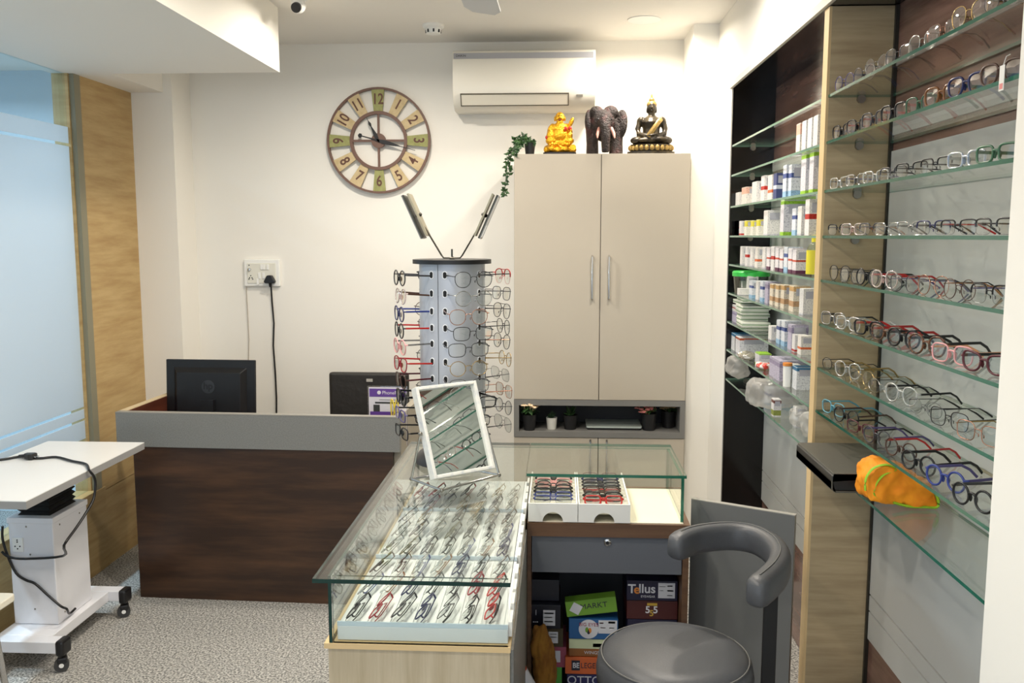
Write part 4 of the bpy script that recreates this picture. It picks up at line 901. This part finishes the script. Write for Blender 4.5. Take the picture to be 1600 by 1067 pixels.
# middle stack
z4 = at(900, 1053, Y=YK).z; z3 = at(900, 1026, Y=YK).z; z2 = at(900, 998, Y=YK).z; z1 = at(900, 966, Y=YK).z
kbox(886, 950, 1053, 1067, YK, .2, pm('indigo_card', (34, 32, 88), .5), 'indigo eyewear box lettered in silver under the orange box', texts=(('OTTO', .042, PAP, .42, .8), ('EYEWEAR', .009, PAP, .42, .62)), zb=ZBT, zt=z4-.001)
kbox(883, 960, 1028, 1053, YK, .2, ORG, 'orange box with bold black and white capital lettering', texts=(('LEGEND', .027, INK, .57, .5, dict(sx=.85)), ('BE', .026, PAP, .22, .5, dict(bold=.0006, sx=.85))), stick=((.13, .30, .22, .8, INK, 'print_block'),), zb=z4, zt=z3-.001)
kbox(889, 964, 998, 1026, YK+.004, .2, TANB, 'cream and caramel box under the blue box', texts=(('WINGS T', .016, PAP, .52, .22),), stick=((0, 1, .45, .99, CRB, 'print_band'), (.5, .7, .55, .75, pm('print_tan', (150, 130, 90), .6), 'print_mark')), zb=z3, zt=z2-.001)
t, w, h = kbox(889, 966, 966, 998, YK, .2, BLUB, 'blue box with round white badge and sticker', stick=((.6, .98, .3, .95, PAP, 'sticker'), (.62, .7, .78, .84, RED, 'print_line'), (.8, .94, .8, .9, INK, 'print_line'), (.64, .74, .56, .6, RED, 'print_line'), (.82, .92, .56, .6, INK, 'print_line')), zb=z2, zt=z1-.001)
bd = MB().lathe([(0, 0), (.034, 0), (.034, .0008), (0, .0008)], 26, M=T((w*.40, -.0004, h*.5)) @ Rm(90, 'X')).ob('badge', PAP, t)
text('BIG EYES', .017, PKB, bd, T((w*.40, -.0016, h*.72)) @ FRONT)
for dxx, m in ((-.006, GRNB), (.004, ORP), (.0, INK)): MB().ell((w*.40+dxx, -.0014, h*.38+abs(dxx)), (.006, .0008, .01), 8).ob('emblem', m, bd)
t, w, h = kbox(886, 966, 942, 966, YK+.002, .05, GRNB, 'tilted lime green box with handwriting on top of the blue box', rz=-8, texts=(('MARKT', .026, INK, .55, .55, dict(sx=1.1)),), zb=z1+.002)
MB().bx(-.017, .017, -.0014, -.0004, -.017, .017, M=T((w*.2, 0, h*.5)) @ Rm(35, 'Y')).ob('sticker', PAP, t)
# left stack
zl0 = at(840, 1045, Y=YK).z; zl1 = at(840, 1012, Y=YK).z; zl2 = at(840, 982, Y=YK).z; zl3 = at(840, 944, Y=YK).z
kbox(836, 878, 1045, 1067, YK+.02, .18, pm('green_card', (86, 170, 66), .5), 'bright green box at the bottom beside the tan cloth', stick=((.3, .7, .3, .9, PAP, 'sticker'),), zb=ZBT, zt=zl0-.001)
kbox(833, 885, 1012, 1045, YK+.015, .18, PKB, 'dusty pink box with blank white sticker', stick=((.5, .82, .25, .8, PAP, 'sticker'),), zb=zl0, zt=zl1-.001)
kbox(829, 880, 984, 1012, YK+.01, .18, OLV, 'dark olive box with white label above the pink box', stick=((.55, .84, .2, .8, PAP, 'sticker'), (.6, .8, .66, .7, INK, 'print_line'), (.6, .8, .5, .54, INK, 'print_line')), zb=zl1, zt=zl2-.001)
kbox(829, 876, 944, 984, YK, .18, DNAVY, 'dark navy box with white label and small lettering', stick=((.17, .19, .56, .78, PAP, 'print_mark'), (.08, .13, .26, .3, PAP, 'print_mark'), (.15, .18, .26, .3, PAP, 'print_mark'), (.2, .25, .26, .3, PAP, 'print_mark'), (.42, .82, .14, .78, PAP, 'sticker'), (.46, .76, .62, .68, INK, 'print_line'), (.46, .72, .46, .5, INK, 'print_line'), (.46, .74, .28, .33, INK, 'print_line')), zb=zl2, zt=zl3-.001)
kbox(829, 874, 906, 944, YK+.03, .17, DNAVY, 'plain dark navy box topmost in its stack', zb=zl3)
# tan cloth and paper roll
p = at(842, 1012, Y=2.83)
o = MB()
o.ell((0, 0, .0), (.05, .04, .11), 20).ell((.035, .005, -.03), (.045, .035, .10), 20).ell((-.03, .0, .05), (.03, .03, .06), 16)
o = solo(o, 'tan_cloth', pm('tan_cloth', (150, 104, 34), .9, noise=((18, 18, 18), (120, 74, 22), .4, .7)), 'crumpled tan cloth bundle beside the dark boxes', 'cloth', (AX1+.056, 2.842, p.z-.05))
o.scale = (.62, .85, 1.15)
remesh(o, .006, 2); crumple(o, .05, .035)
MB().ell((0, 0, 0), (.04, .035, .05), 12)
p = at(818, 1048, Y=2.76)
t = thing('paper_roll', 'white and orange roll leaning by the tan cloth', 'roll', M=T((p.x, 2.76, p.z-.02)) @ Rm(-28, 'Y'))
MB().lathe([(0, -.06), (.024, -.06), (.024, .02), (0, .02)], 18).ob('roll', PAP, t, 40)
MB().lathe([(0, .0205), (.0235, .0205), (.0235, .05), (0, .05)], 18).ob('band', pm('orange_red', (206, 84, 58), .5), t, 40)
# ---------------------------------------------------------------- stool
ZSt = .585
c1, c2 = at(933, 1030, Z=ZSt-.03), at(1175, 1030, Z=ZSt-.03); rs = (c2.x-c1.x)/2; sc = Vector(((c1.x+c2.x)/2, at(1055, 966, Z=ZSt).y-rs+.02, 0))
t = thing('stool', 'grey leatherette round stool with curved arm on black post', 'stool', (sc.x, sc.y, 0))
MB().lathe([(0, ZSt-.11), (rs-.02, ZSt-.11), (rs, ZSt-.095), (rs+.002, ZSt-.06), (rs-.004, ZSt-.028), (rs-.03, ZSt-.006), (rs-.07, ZSt), (0, ZSt+.004)], 56).ob('seat', LEATHER, t, 60)
MB().tube([((rs-.012)*math.cos(2*PI*k/64), (rs-.012)*math.sin(2*PI*k/64), ZSt-.0165) for k in range(64)], .0022, 6, True).ob('piping', pm('piping_grey', (110, 110, 108), .5), t, 60)
MB().lathe([(.12, ZSt-.125), (.12, ZSt-.111)], 24).ob('seat_plate', BLACKP, t, 40)
MB().lathe([(.025, .1), (.025, ZSt-.124)], 16).ob('gas_column', CHROME, t, 40)
for k in range(5):
    a = k*1.2566+.3
    MB().tube([(0, 0, .1), (.25*math.cos(a), .25*math.sin(a), .07)], [.026, .018], 8).ob('leg', CHROME, t, 60)
    MB().lathe([(0, -.012), (.027, -.012), (.027, .012), (0, .012)], 14, M=T((.25*math.cos(a), .25*math.sin(a), .0275)) @ Rm(90, 'X')).ob('caster', BLACKP, t, 40)
arm = [at(x, y, Z=.85)-sc for x, y in ((1052, 842), (1080, 830), (1115, 824), (1150, 823), (1182, 829), (1207, 843), (1219, 862), (1214, 880), (1198, 897), (1178, 912))]
vs = []; fs = []; n = 12; K = len(arm)
# resample smooth
import itertools
def cr(P, m):
    out = []
    for i in range(len(P)-1):
        p0, p1, p2, p3 = P[max(i-1, 0)], P[i], P[i+1], P[min(i+2, len(P)-1)]
        for k in range(m):
            u = k/m; out.append(.5*((2*p1)+(p2-p0)*u+(2*p0-5*p1+4*p2-p3)*u*u+(3*p1-p0-3*p2+p3)*u**3))
    return out+[P[-1]]
arm = [Vector((v.x, v.y, .822)) for v in cr(arm, 4)]
nA = len(arm); ra = [.02 if i in (0, nA-1) else (.0285 if i in (1, nA-2) else .031) for i in range(nA)]
o = MB().tube(arm, ra, 20, flat=(.95, 1.3), sq=.62).ob('arm_pad', LEATHER, t, 70)
MB().tube([v+Vector((0, 0, .041)) for v in arm[2:-2]], .0018, 6).ob('arm_seam', MT['piping_grey'], t, 60)
pt = at(1212, 905, Z=.80)-sc
pt = Vector((arm[-13].x, arm[-13].y, 0))
px_ = Vector((pt.x-.028, pt.y-.03, 0))
MB().bx(-.018, .018, -.012, .012, ZSt-.15, .80, M=T(px_) @ Rm(-8, 'Z')).ob('post', BLACKM, t, bevel=.002)
dd = px_.normalized()
MB().bx(0, px_.length+.02, -.026, .026, ZSt-.165, ZSt-.128, M=Rm(math.degrees(math.atan2(px_.y, px_.x)), 'Z')).ob('bracket', BLACKM, t, bevel=.003)
# ---------------------------------------------------------------- black case and orange pouch on the lowest shelf
Z9 = SZ[8]
t = thing('padded_case', 'dark grey padded case jutting over the lowest eyewear shelf', 'case', (.73, 2.36, Z9+.0005))
CASE = pm('dark_case', (82, 80, 72), .5, bump=(300, .1))
MB().bx(0, .245, 0, .36, .006, .047).ob('body', BLACKP, t, bevel=.003)
MB().prism([(0, .03), (.0, .008), (.012, 0), (.245, 0), (.245, .005), (.006, .005), (.005, .05), (.245, .05), (.245, .053), (.004, .053)], 0, .36, M=Matrix(((1, 0, 0, 0), (0, 0, 1, 0), (0, 1, 0, 0), (0, 0, 0, 1)))).ob('cover', CASE, t, bevel=.001)
t = thing('cloth_pouch', 'orange cloth pouch with lime green trim on lowest eyewear shelf', 'pouch', (.83, 2.22, Z9+.001)); PO = Vector((.83, 2.22, Z9+.001))
def pxz(L, Y): return [at(x, y, Y=Y)-PO for x, y in L]
ol_ = pxz(((1352, 770), (1353, 742), (1366, 728), (1386, 723), (1404, 730), (1425, 736), (1449, 752), (1463, 771), (1464, 790), (1440, 792), (1400, 787), (1375, 784), (1358, 782)), 2.24)
b = MB().prism([(v.x, max(v.z, .002)) for v in ol_], 0, .11, M=Matrix(((1, 0, 0, 0), (0, 0, 1, 0), (0, 1, 0, 0), (0, 0, 0, 1))))
o = b.ob('pouch', pm('orange_cloth', (250, 156, 16), .75, noise=((12, 12, 12), (236, 128, 10), .4, .7)), t); remesh(o, .006, 14); crumple(o, .035, .022)
LIME = pm('lime_trim', (146, 196, 44), .7)
MB().tube(cr(pxz(((1352, 766), (1353, 748), (1364, 732), (1384, 726), (1400, 733), (1382, 741), (1370, 754), (1365, 770), (1372, 779)), 2.222), 4), .0045, 6, flat=(1.3, .5)).ob('rim_trim', LIME, t, 60)
MB().tube(cr([v if v.z > .006 else Vector((v.x, v.y, .006)) for v in pxz(((1396, 785), (1420, 791), (1444, 797), (1463, 796), (1466, 782), (1461, 769)), 2.225)], 4), .006, 6, flat=(1.2, .6)).ob('seam_trim', LIME, t, 60)
# ================================================================ MEDICINE SHELVES
BT = {
 'plain': ('white', banded('carton_white', (228, 226, 222), [(.0, .06, (200, 200, 206))], 12)),
 'red': ('white red-striped', banded('carton_red', (228, 226, 224), [(.45, .6, (186, 40, 34))], 12)),
 'redlow': ('white red-footed', banded('carton_redlow', (228, 226, 224), [(.02, .14, (190, 44, 36))], 12)),
 'orange': ('white orange-striped', banded('carton_orange', (230, 226, 218), [(.3, .42, (222, 110, 60))], 12)),
 'yellow': ('white yellow-edged', banded('carton_yellow', (230, 228, 214), [(.6, .98, (222, 212, 60))], 10)),
 'purple': ('white purple-footed', banded('carton_purple', (230, 226, 228), [(.0, .14, (96, 42, 76)), (.5, .58, (200, 80, 60))], 10)),
 'peach': ('peach-topped white', banded('carton_peach', (230, 224, 216), [(.62, .98, (226, 178, 156))], 10)),
 'navy': ('navy blue', banded('carton_navy', (62, 72, 120), [(.4, .55, (200, 205, 220))], 0)),
 'blue': ('white and blue', banded('carton_blue', (222, 226, 232), [(.0, .2, (150, 190, 220)), (.6, .75, (70, 90, 150))], 8)),
 'lime': ('lime green', banded('carton_lime', (150, 200, 50), [(.1, .9, (216, 214, 220)), ], 10)),
 'eye': ('cream eye-print', banded('carton_eye', (226, 216, 196), [(.2, .42, (190, 150, 110)), (.8, .98, (214, 170, 110))], 8)),
 'green': ('white green-lettered', banded('carton_green', (226, 228, 218), [(.3, .55, (104, 140, 96))], 0)),
 'teal': ('teal-topped white', banded('carton_teal', (224, 226, 228), [(.84, 1., (50, 110, 150))], 8)),
 'rust': ('rust-topped white', banded('carton_rust', (224, 224, 228), [(.86, 1., (176, 84, 50))], 8)),
 'violet': ('grey violet', banded('carton_violet', (186, 180, 200), [(.7, .9, (150, 140, 170))], 8)),
 'leafy': ('white carton with green foot', banded('carton_leafy', (224, 222, 222), [(.05, .36, (140, 150, 70)), (.78, .95, (110, 60, 50))], 8)),
}
MED = []
def med(sh, px, w, d, h, kind, x=.02, dz=0, rz=0):
    """carton on medicine shelf sh with its near edge at picture column px"""
    y = at(px, 368, X=XW+.012+x).y; lab, m = BT[kind]
    b = MB().bx(0, w, 0, d, 0, h*.985)
    o = b.ob('body', m)
    t = thing('medicine_carton', '%s carton on the %s medicine shelf' % (lab.replace(' carton', ''), ORD[sh]), 'carton', (XW+.006+x, min(y, YF-.025-d), SZ[sh]+.0006+dz), R(rz), '%s cartons on the %s medicine shelf' % (lab.replace(' carton', ''), ORD[sh]))
    o.parent = t; MED.append((sh, px, lab.replace(' carton', ''), t))
    MB().bx(.001, w-.001, .001, d-.001, h*.985, h).ob('flap', m, t)
    if h > .03: MB().bx(w*.15, w*.85, -.0006, .0, h*.62, h*.9).ob('print', pm('print_grey', (176, 176, 186), .6), t)
    return t
for k, q in enumerate((1247, 1256, 1265, 1274)): med(1, q, .062, .05, .10, 'peach' if k == 0 else 'plain', .012)
for px, w, d, h, kd in ((1149, .06, .09, .062, 'plain'), (1166, .10, .10, .078, 'peach'), (1182, .08, .09, .09, 'plain'), (1194, .06, .06, .105, 'red'), (1206, .06, .07, .1, 'orange'), (1213, .04, .05, .1, 'navy'), (1228, .055, .05, .12, 'blue'), (1236, .055, .04, .115, 'blue'), (1258, .04, .06, .135, 'lime'), (1270, .05, .05, .135, 'lime')): med(2, px, w, d, h, kd)
for px, w, d, h, kd in ((1144, .045, .05, .068, 'red'), (1151, .045, .05, .068, 'red'), (1160, .045, .05, .066, 'redlow'), (1168, .04, .045, .066, 'yellow'), (1178, .04, .045, .064, 'yellow'), (1187, .06, .045, .066, 'yellow'), (1201, .055, .07, .1, 'plain'), (1226, .115, .05, .128, 'lime'), (1245, .05, .05, .095, 'blue'), (1254, .05, .05, .1, 'plain'), (1266, .055, .05, .12, 'red')): med(3, px, w, d, h, kd)
for k, px in enumerate((1163, 1171, 1179, 1187, 1199, 1206, 1213, 1220, 1227, 1234, 1241, 1248)):
    med(4, px, .055, .05, .085 if k < 4 else .092-.004*(k % 3), ('plain', 'red', 'plain', 'orange', 'plain', 'purple', 'red', 'purple', 'purple', 'blue', 'purple', 'purple')[k])
for px, w, d, h, kd, x, dz in ((1160, .06, .05, .03, 'plain', .01, 0), (1163, .06, .05, .03, 'plain', .03, .031), (1172, .05, .05, .085, 'plain', .05, 0), (1180, .05, .06, .075, 'blue', .02, 0), (1190, .05, .05, .08, 'plain', .02, 0), (1197, .055, .05, .085, 'blue', .02, 0), (1205, .05, .05, .085, 'violet', .02, 0), (1213, .05, .05, .082, 'eye', .02, 0), (1222, .05, .05, .084, 'eye', .02, 0), (1231, .055, .05, .088, 'eye', .02, 0), (1246, .06, .06, .092, 'eye', .02, 0), (1262, .05, .05, .09, 'plain', .02, 0)): med(5, px, w, d, h, kd, x, dz)
for k in range(7): mt = med(6, 1166-k % 2*3, .125, .16, .0175, 'green', .015+.006*(k % 3), .018*k, 2*(k % 3)-2); mt['label'] = 'flat white green-lettered carton, %s in the stack of seven' % ('bottom', 'second up', 'third up', 'fourth up', 'fifth up', 'sixth up', 'topmost')[k]
med(6, 1146, .12, .10, .05, 'violet', .02); med(6, 1147, .12, .10, .03, 'red', .02, .051)
for px, w, d, h, kd in ((1213, .06, .05, .055, 'plain'), (1226, .05, .05, .09, 'blue'), (1234, .06, .05, .095, 'blue'), (1245, .06, .05, .09, 'violet'), (1251, .045, .04, .06, 'redlow'), (1261, .05, .045, .065, 'orange')): med(6, px, w, d, h, kd)
med(7, 1150, .11, .1, .08, 'teal', .02); med(7, 1163, .13, .11, .075, 'rust', .02)
med(7, 1195, .05, .08, .05, 'lime', .03); med(7, 1228, .13, .16, .075, 'violet', .015); med(7, 1240, .05, .05, .075, 'plain', .02); med(7, 1256, .06, .06, .08, 'teal', .03)
med(8, 1211, .10, .07, .075, 'blue', .03); med(8, 1221, .028, .04, .065, 'leafy', .01); med(8, 1257, .04, .04, .075, 'plain', .04)
for sh in range(9):     # cartons that look alike are told apart by their neighbours
    row = sorted([m for m in MED if m[0] == sh], key=lambda m: m[1])
    for i, (_, _, lab, mt) in enumerate(row):
        if 'stack' in mt['label'] or sum(m[2] == lab for m in row) < 2: continue
        a = row[i-1][2] if i else None; b = row[i+1][2] if i+1 < len(row) else None
        if a and b: mt['label'] = '%s carton on the %s medicine shelf, between %s and %s' % (lab, ORD[sh], a, b)
        elif b: mt['label'] = '%s carton on the %s medicine shelf, beside the black end' % (lab, ORD[sh])
        else: mt['label'] = '%s carton on the %s medicine shelf, beside the oak upright' % (lab, ORD[sh])
# tub with green lid
y = at(1152, 368, X=XW+.05).y
t = thing('plastic_tub', 'clear plastic tub with bright green lid on the sixth shelf', 'tub', (XW+.09, min(y, YF-.12), SZ[5]+.0006))
MB().lathe([(0, 0), (.072, 0), (.08, .085), (.078, .085), (.07, .003), (0, .003)], 28).ob('tub', clear('cloudy_plastic', (208, 214, 206), .1, .25), t, 40)
MB().lathe([(0, .084), (.085, .082), (.086, .1), (.08, .106), (0, .106)], 28).ob('lid', pm('bright_green', (64, 196, 84), .35), t, 40)
MB().bx(-.04, .03, -.035, .03, .004, .06).ob('content', BT['plain'][1], t)
# yellow bottle
y = at(1266, 368, X=XW+.03).y
t = thing('bottle', 'clear bottle with yellow cap and yellow label beside the oak upright', 'bottle', (XW+.05, y, SZ[4]+.0006))
MB().lathe([(0, 0), (.028, 0), (.029, .004), (.029, .088), (.022, .104), (.013, .11), (.013, .115), (0, .115)], 24).ob('body', clear('pale_plastic', (226, 230, 214), .1), t, 40)
MB().lathe([(.0295, .006), (.0295, .085)], 24).ob('label', pm('yellow_label', (222, 210, 50), .5), t, 40)
MB().lathe([(.0145, .112), (.0145, .134), (0, .135)], 18).ob('cap', pm('yellow_cap', (234, 222, 40), .4), t, 40)
# small squeeze bottle on the eighth shelf
y = at(1236, 368, X=XW+.03).y-.05
t = thing('squeeze_bottle', 'small white bottle with orange cap on the eighth shelf', 'bottle', (XW+.022, y, SZ[7]+.0006))
MB().lathe([(0, 0), (.014, 0), (.0155, .06), (.016, .075), (0, .075)], 16).ob('body', WPLAS, t, 40)
MB().lathe([(.017, .076), (.017, .086), (0, .088)], 16).ob('cap', ORP, t, 40)
# crumpled plastic bags
BAG = film('cloudy_bag', (214, 212, 208), .5)
def bag(c, r, label, amp=.03, sz=.05, mat=BAG):
    n = 22
    m = MB(); vs = []; fs = []
    for i in range(n//2+1):
        a = PI*i/(n//2)
        for j in range(n):
            b = 2*PI*j/n; q = (math.sin(a)*math.cos(b), math.sin(a)*math.sin(b), math.cos(a))
            vs.append([r[k]*math.copysign(abs(q[k])**.6, q[k]) for k in range(3)])
    for i in range(n//2):
        for j in range(n): fs.append(((i+1)*n+j, (i+1)*n+(j+1) % n, i*n+(j+1) % n, i*n+j))
    o = m.add(vs, fs).ob('plastic_bag', mat, None, 60); o.location = c; tag(o, label, 'bag')
    s_ = o.modifiers.new('subd', 'SUBSURF'); s_.levels = 2; s_.render_levels = 2
    vt = bpy.data.textures.new('crease', 'VORONOI'); vt.noise_scale = sz*1.2; vt.distance_metric = 'DISTANCE'
    d = o.modifiers.new('crease', 'DISPLACE'); d.texture = vt; d.strength = amp; d.mid_level = .5; d.texture_coords = 'LOCAL'
    crumple(o, sz*.6, amp*.5); return o
p = at(1196, 622, X=XW-.01)
bag((XW+.045, at(1196, 368, X=XW).y, SZ[8]+.062), (.1, .08, .055), 'large cloudy plastic bag bulging over the lowest medicine shelf')
bag((XW+.03, at(1148, 368, X=XW).y-.01, SZ[7]-.062), (.05, .06, .045), 'crumpled clear bag hanging under the eighth medicine shelf', .04)
bag((XW+.07, at(1252, 368, X=XW).y-.03, SZ[8]+.052), (.05, .06, .045), 'clear plastic bag beside the oak upright on the lowest shelf', .03, .04)
bag((XW+.08, at(1232, 368, X=XW).y+.01, SZ[8]+.035), (.045, .05, .028), 'flat clear plastic bag between the cartons on lowest shelf', .025, .04)
FOIL = pm('crumpled_foil', (206, 200, 186), .25, metal=.7)
bag((XW+.035, at(1158, 368, X=XW).y-.09, SZ[7]+.018), (.05, .05, .013), 'crumpled silver foil packet on the eighth medicine shelf', .018, .03, FOIL)
bag((XW+.04, at(1186, 368, X=XW).y, SZ[7]+.014), (.035, .04, .011), 'small red and white packet on the eighth medicine shelf', .012, .03, pm('red_packet', (206, 60, 48), .35, noise=((30, 30, 30), (230, 226, 222), .45, .55)))
# ================================================================ LEFT INSTRUMENT TABLE
ZTb = .80
q = [at(x, y, Z=ZTb) for x, y in ((82, 688), (218, 692), (47, 783))]
tx0, tx1, ty0, ty1 = -2.25, (q[1].x+q[2].x)/2, q[2].y, (q[0].y+q[1].y)/2
colx0, colx1, coly0, coly1 = -2.215, -2.03, 3.36, 3.62
t = thing('instrument_table', 'white height-adjustable instrument table with black bellows column on casters', 'table', ((colx0+colx1)/2, (coly0+coly1)/2, 0)); ox, oy = (colx0+colx1)/2, (coly0+coly1)/2
def tb_(x0, x1, y0, y1, z0, z1, nm, m, par=None, **k): return MB().bx(x0-ox, x1-ox, y0-oy, y1-oy, z0, z1).ob(nm, m, par or t, **k)
tb_(tx0, tx1, ty0, ty1, ZTb-.003, ZTb, 'table_top', WTOP)
tb_(tx0, tx1, ty0, ty1, ZTb-.03, ZTb-.003, 'top_edge', TGREY)
zc0 = at(60, 810, Y=coly0).z
cl = tb_(colx0, colx1, coly0, coly1, .125, zc0, 'column', WMETAL, bevel=.004)
tb_(colx0-.004, colx1+.004, coly0-.004, coly1+.004, zc0-.022, zc0+.002, 'column_cap', WMETAL, bevel=.003)
bl = MB(); nb = 9; zz = [zc0+.002+(ZTb-.031-zc0-.002)*k/(2*nb) for k in range(2*nb+1)]
for k in range(2*nb):
    i0, i1 = (.02, .03) if k % 2 == 0 else (.03, .02)
    a, b = i0, i1; x0, x1, y0, y1 = colx0-ox+.002, colx1-ox-.008, coly0-oy+.012, coly1-oy-.01
    bl.add([(x0+a, y0+a, zz[k]), (x1-a, y0+a, zz[k]), (x1-a, y1-a, zz[k]), (x0+a, y1-a, zz[k]), (x0+b, y0+b, zz[k+1]), (x1-b, y0+b, zz[k+1]), (x1-b, y1-b, zz[k+1]), (x0+b, y1-b, zz[k+1])], [(0, 1, 5, 4), (1, 2, 6, 5), (2, 3, 7, 6), (3, 0, 4, 7)])
bl.ob('bellows', BLACKM, t)
so = MB().bx(-.055, -.01, -.005, 0, -.03, .03, M=T((colx0-ox+.07, coly0-oy, zc0-.11)) ).ob('socket', WPLAS, t, bevel=.002)
sh_ = MB()
for x, z in ((-.033, .012), (-.043, -.006), (-.023, -.006), (-.033, .02), (-.033, -.016)): sh_.lathe([(0, 0), (.003, 0), (.003, .001), (0, .001)], 8, M=T((colx0-ox+.07+x, coly0-oy-.005, zc0-.11+z)) @ Rm(90, 'X'))
sh_.ob('socket_hole', BLACKP, so)
for x, z in ((.075, zc0-.035), (.085, .42), (.09, .19)): MB().ell((colx0-ox+x, coly0-oy-.0005, z), (.004, .002, .004), 8).ob('screw', STEEL, cl)
for y, z in ((.05, zc0-.04), (.2, zc0-.04), (.05, .16)): MB().ell((colx1-ox+.0005, coly0-oy+y, z), (.002, .004, .004), 8).ob('screw', STEEL, cl)
bz0, bz1 = .078, .125; by = (at(100, 1050, Z=0).y+.02, at(205, 965, Z=0).y+.02)
for y in by:
    tb_(tx0-.02, -1.955, y-.03, y+.03, bz0, bz1, 'foot_bar', WMETAL, bevel=.003)
    for x in (-1.945, tx0):
        e = tb_(x-.012, x+.022, y-.033, y+.033, bz0-.012, bz1+.004, 'end_cap', BLACKP, bevel=.01)
        MB().lathe([(.01, .055), (.01, bz0-.01)], 10, M=T((x+.006-ox, y-oy, 0))).ob('caster_stem', BLACKP, e)
        MB().bx(-.018, .018, -.016, .016, .035, .058, M=T((x-ox+.004, y-oy-.01, 0)) @ Rm(25, 'Z')).ob('caster_fork', BLACKP, e, bevel=.005)
        MB().lathe([(0, -.011), (.012, -.011), (.013, -.009), (.0275, -.009), (.0275, .009), (.013, .009), (.012, .011), (0, .011)], 18, M=T((x-ox+.002, y-oy-.014, .0275)) @ Rm(25, 'Z') @ Rm(90, 'X')).ob('caster_wheel', pm('wheel_grey', (58, 58, 58), .5), e, 40)
        MB().lathe([(.004, -.0116), (.009, -.0116), (.009, .0116), (.004, .0116)], 14, M=T((x-ox+.002, y-oy-.014, .0275)) @ Rm(25, 'Z') @ Rm(90, 'X')).ob('wheel_hub', WPLAS, e, 40)
tb_(colx0-.01, -2.0, by[0]+.031, by[1]-.031, bz0+.002, bz1-.001, 'base_plate', WMETAL, bevel=.003)
# cable: on the table top, over the edge, looping to the column foot
pts = [at(x, y, Z=ZTb+.006) for x, y in ((-14, 720), (10, 717), (35, 713), (60, 716), (88, 714), (112, 720), (134, 725))]
pts[-1].x = min(pts[-1].x, tx1-.012)
ex = tx1+.012
pts += [Vector((ex-.002, at(140, 732, X=ex).y, ZTb+.003))]+[at(x, y, X=ex) for x, y in ((147, 745), (149, 758), (146, 780), (134, 802), (118, 826), (100, 852))]
pts += [Vector((-1.975, 3.33, at(75, 868, Y=3.33).z)), at(40, 873, Y=3.335), at(14, 870, Y=3.335), at(3, 862, Y=3.34)]
tag(MB().tube(cr(pts, 4), .005, 8).ob('power_cable', BLACKP, None, 60), 'black cable trailing over the white instrument table and looping below', 'cable')
pts = [at(x, y, Y=coly0-.007) for x, y in ((4, 822), (4, 842), (12, 868), (25, 895), (40, 906), (55, 912), (75, 930), (95, 947), (104, 951))]+[Vector((colx1+.012, 3.42, .147)), Vector((colx1+.01, 3.47, .147))]
tag(MB().tube(cr(pts, 4), .005, 8).ob('mains_lead', BLACKP, None, 60), 'black mains lead running down the white table column', 'cable')
p = at(48, 713, Z=ZTb+.012)
t = thing('power_plug', 'black plug lying on the white instrument table', 'plug', (p.x, p.y, ZTb+.001), R(80))
MB().prism([(-.016, -.02), (.016, -.02), (.022, -.006), (.01, .026), (-.01, .026), (-.022, -.006)], 0, .024).ob('body', BLACKP, t, bevel=.005)
MB().tube([(0, .022, .012), (0, .055, .009)], [.008, .006], 8).ob('cable_sleeve', BLACKP, t, 60)
for x, y in ((-.008, -.028), (.008, -.028), (0, -.03)): MB().tube([(x, -.019, .012), (x, y-.004, .012)], .0025, 6).ob('pin', CHROME, t)
# small white table cut by the frame
p = at(26, 926, Z=.45)
t = thing('side_table', 'low white table with slim chrome legs beside the instrument table', 'table', (p.x, p.y, 0))
MB().rbx(-.4, 0, -.45, 0, .425, .45, .02).ob('table_top', pm('cream_top', (226, 222, 206), .4), t, bevel=.004)
for x, y, ddx, ddy in ((-.06, -.06, .03, .03), (-.35, -.06, -.02, .03), (-.06, -.39, .03, -.03), (-.35, -.39, -.02, -.03)):
    MB().tube([(x, y, .425), (x+ddx, y+ddy, 0)], .011, 10).ob('leg', CHROME, t, 60)
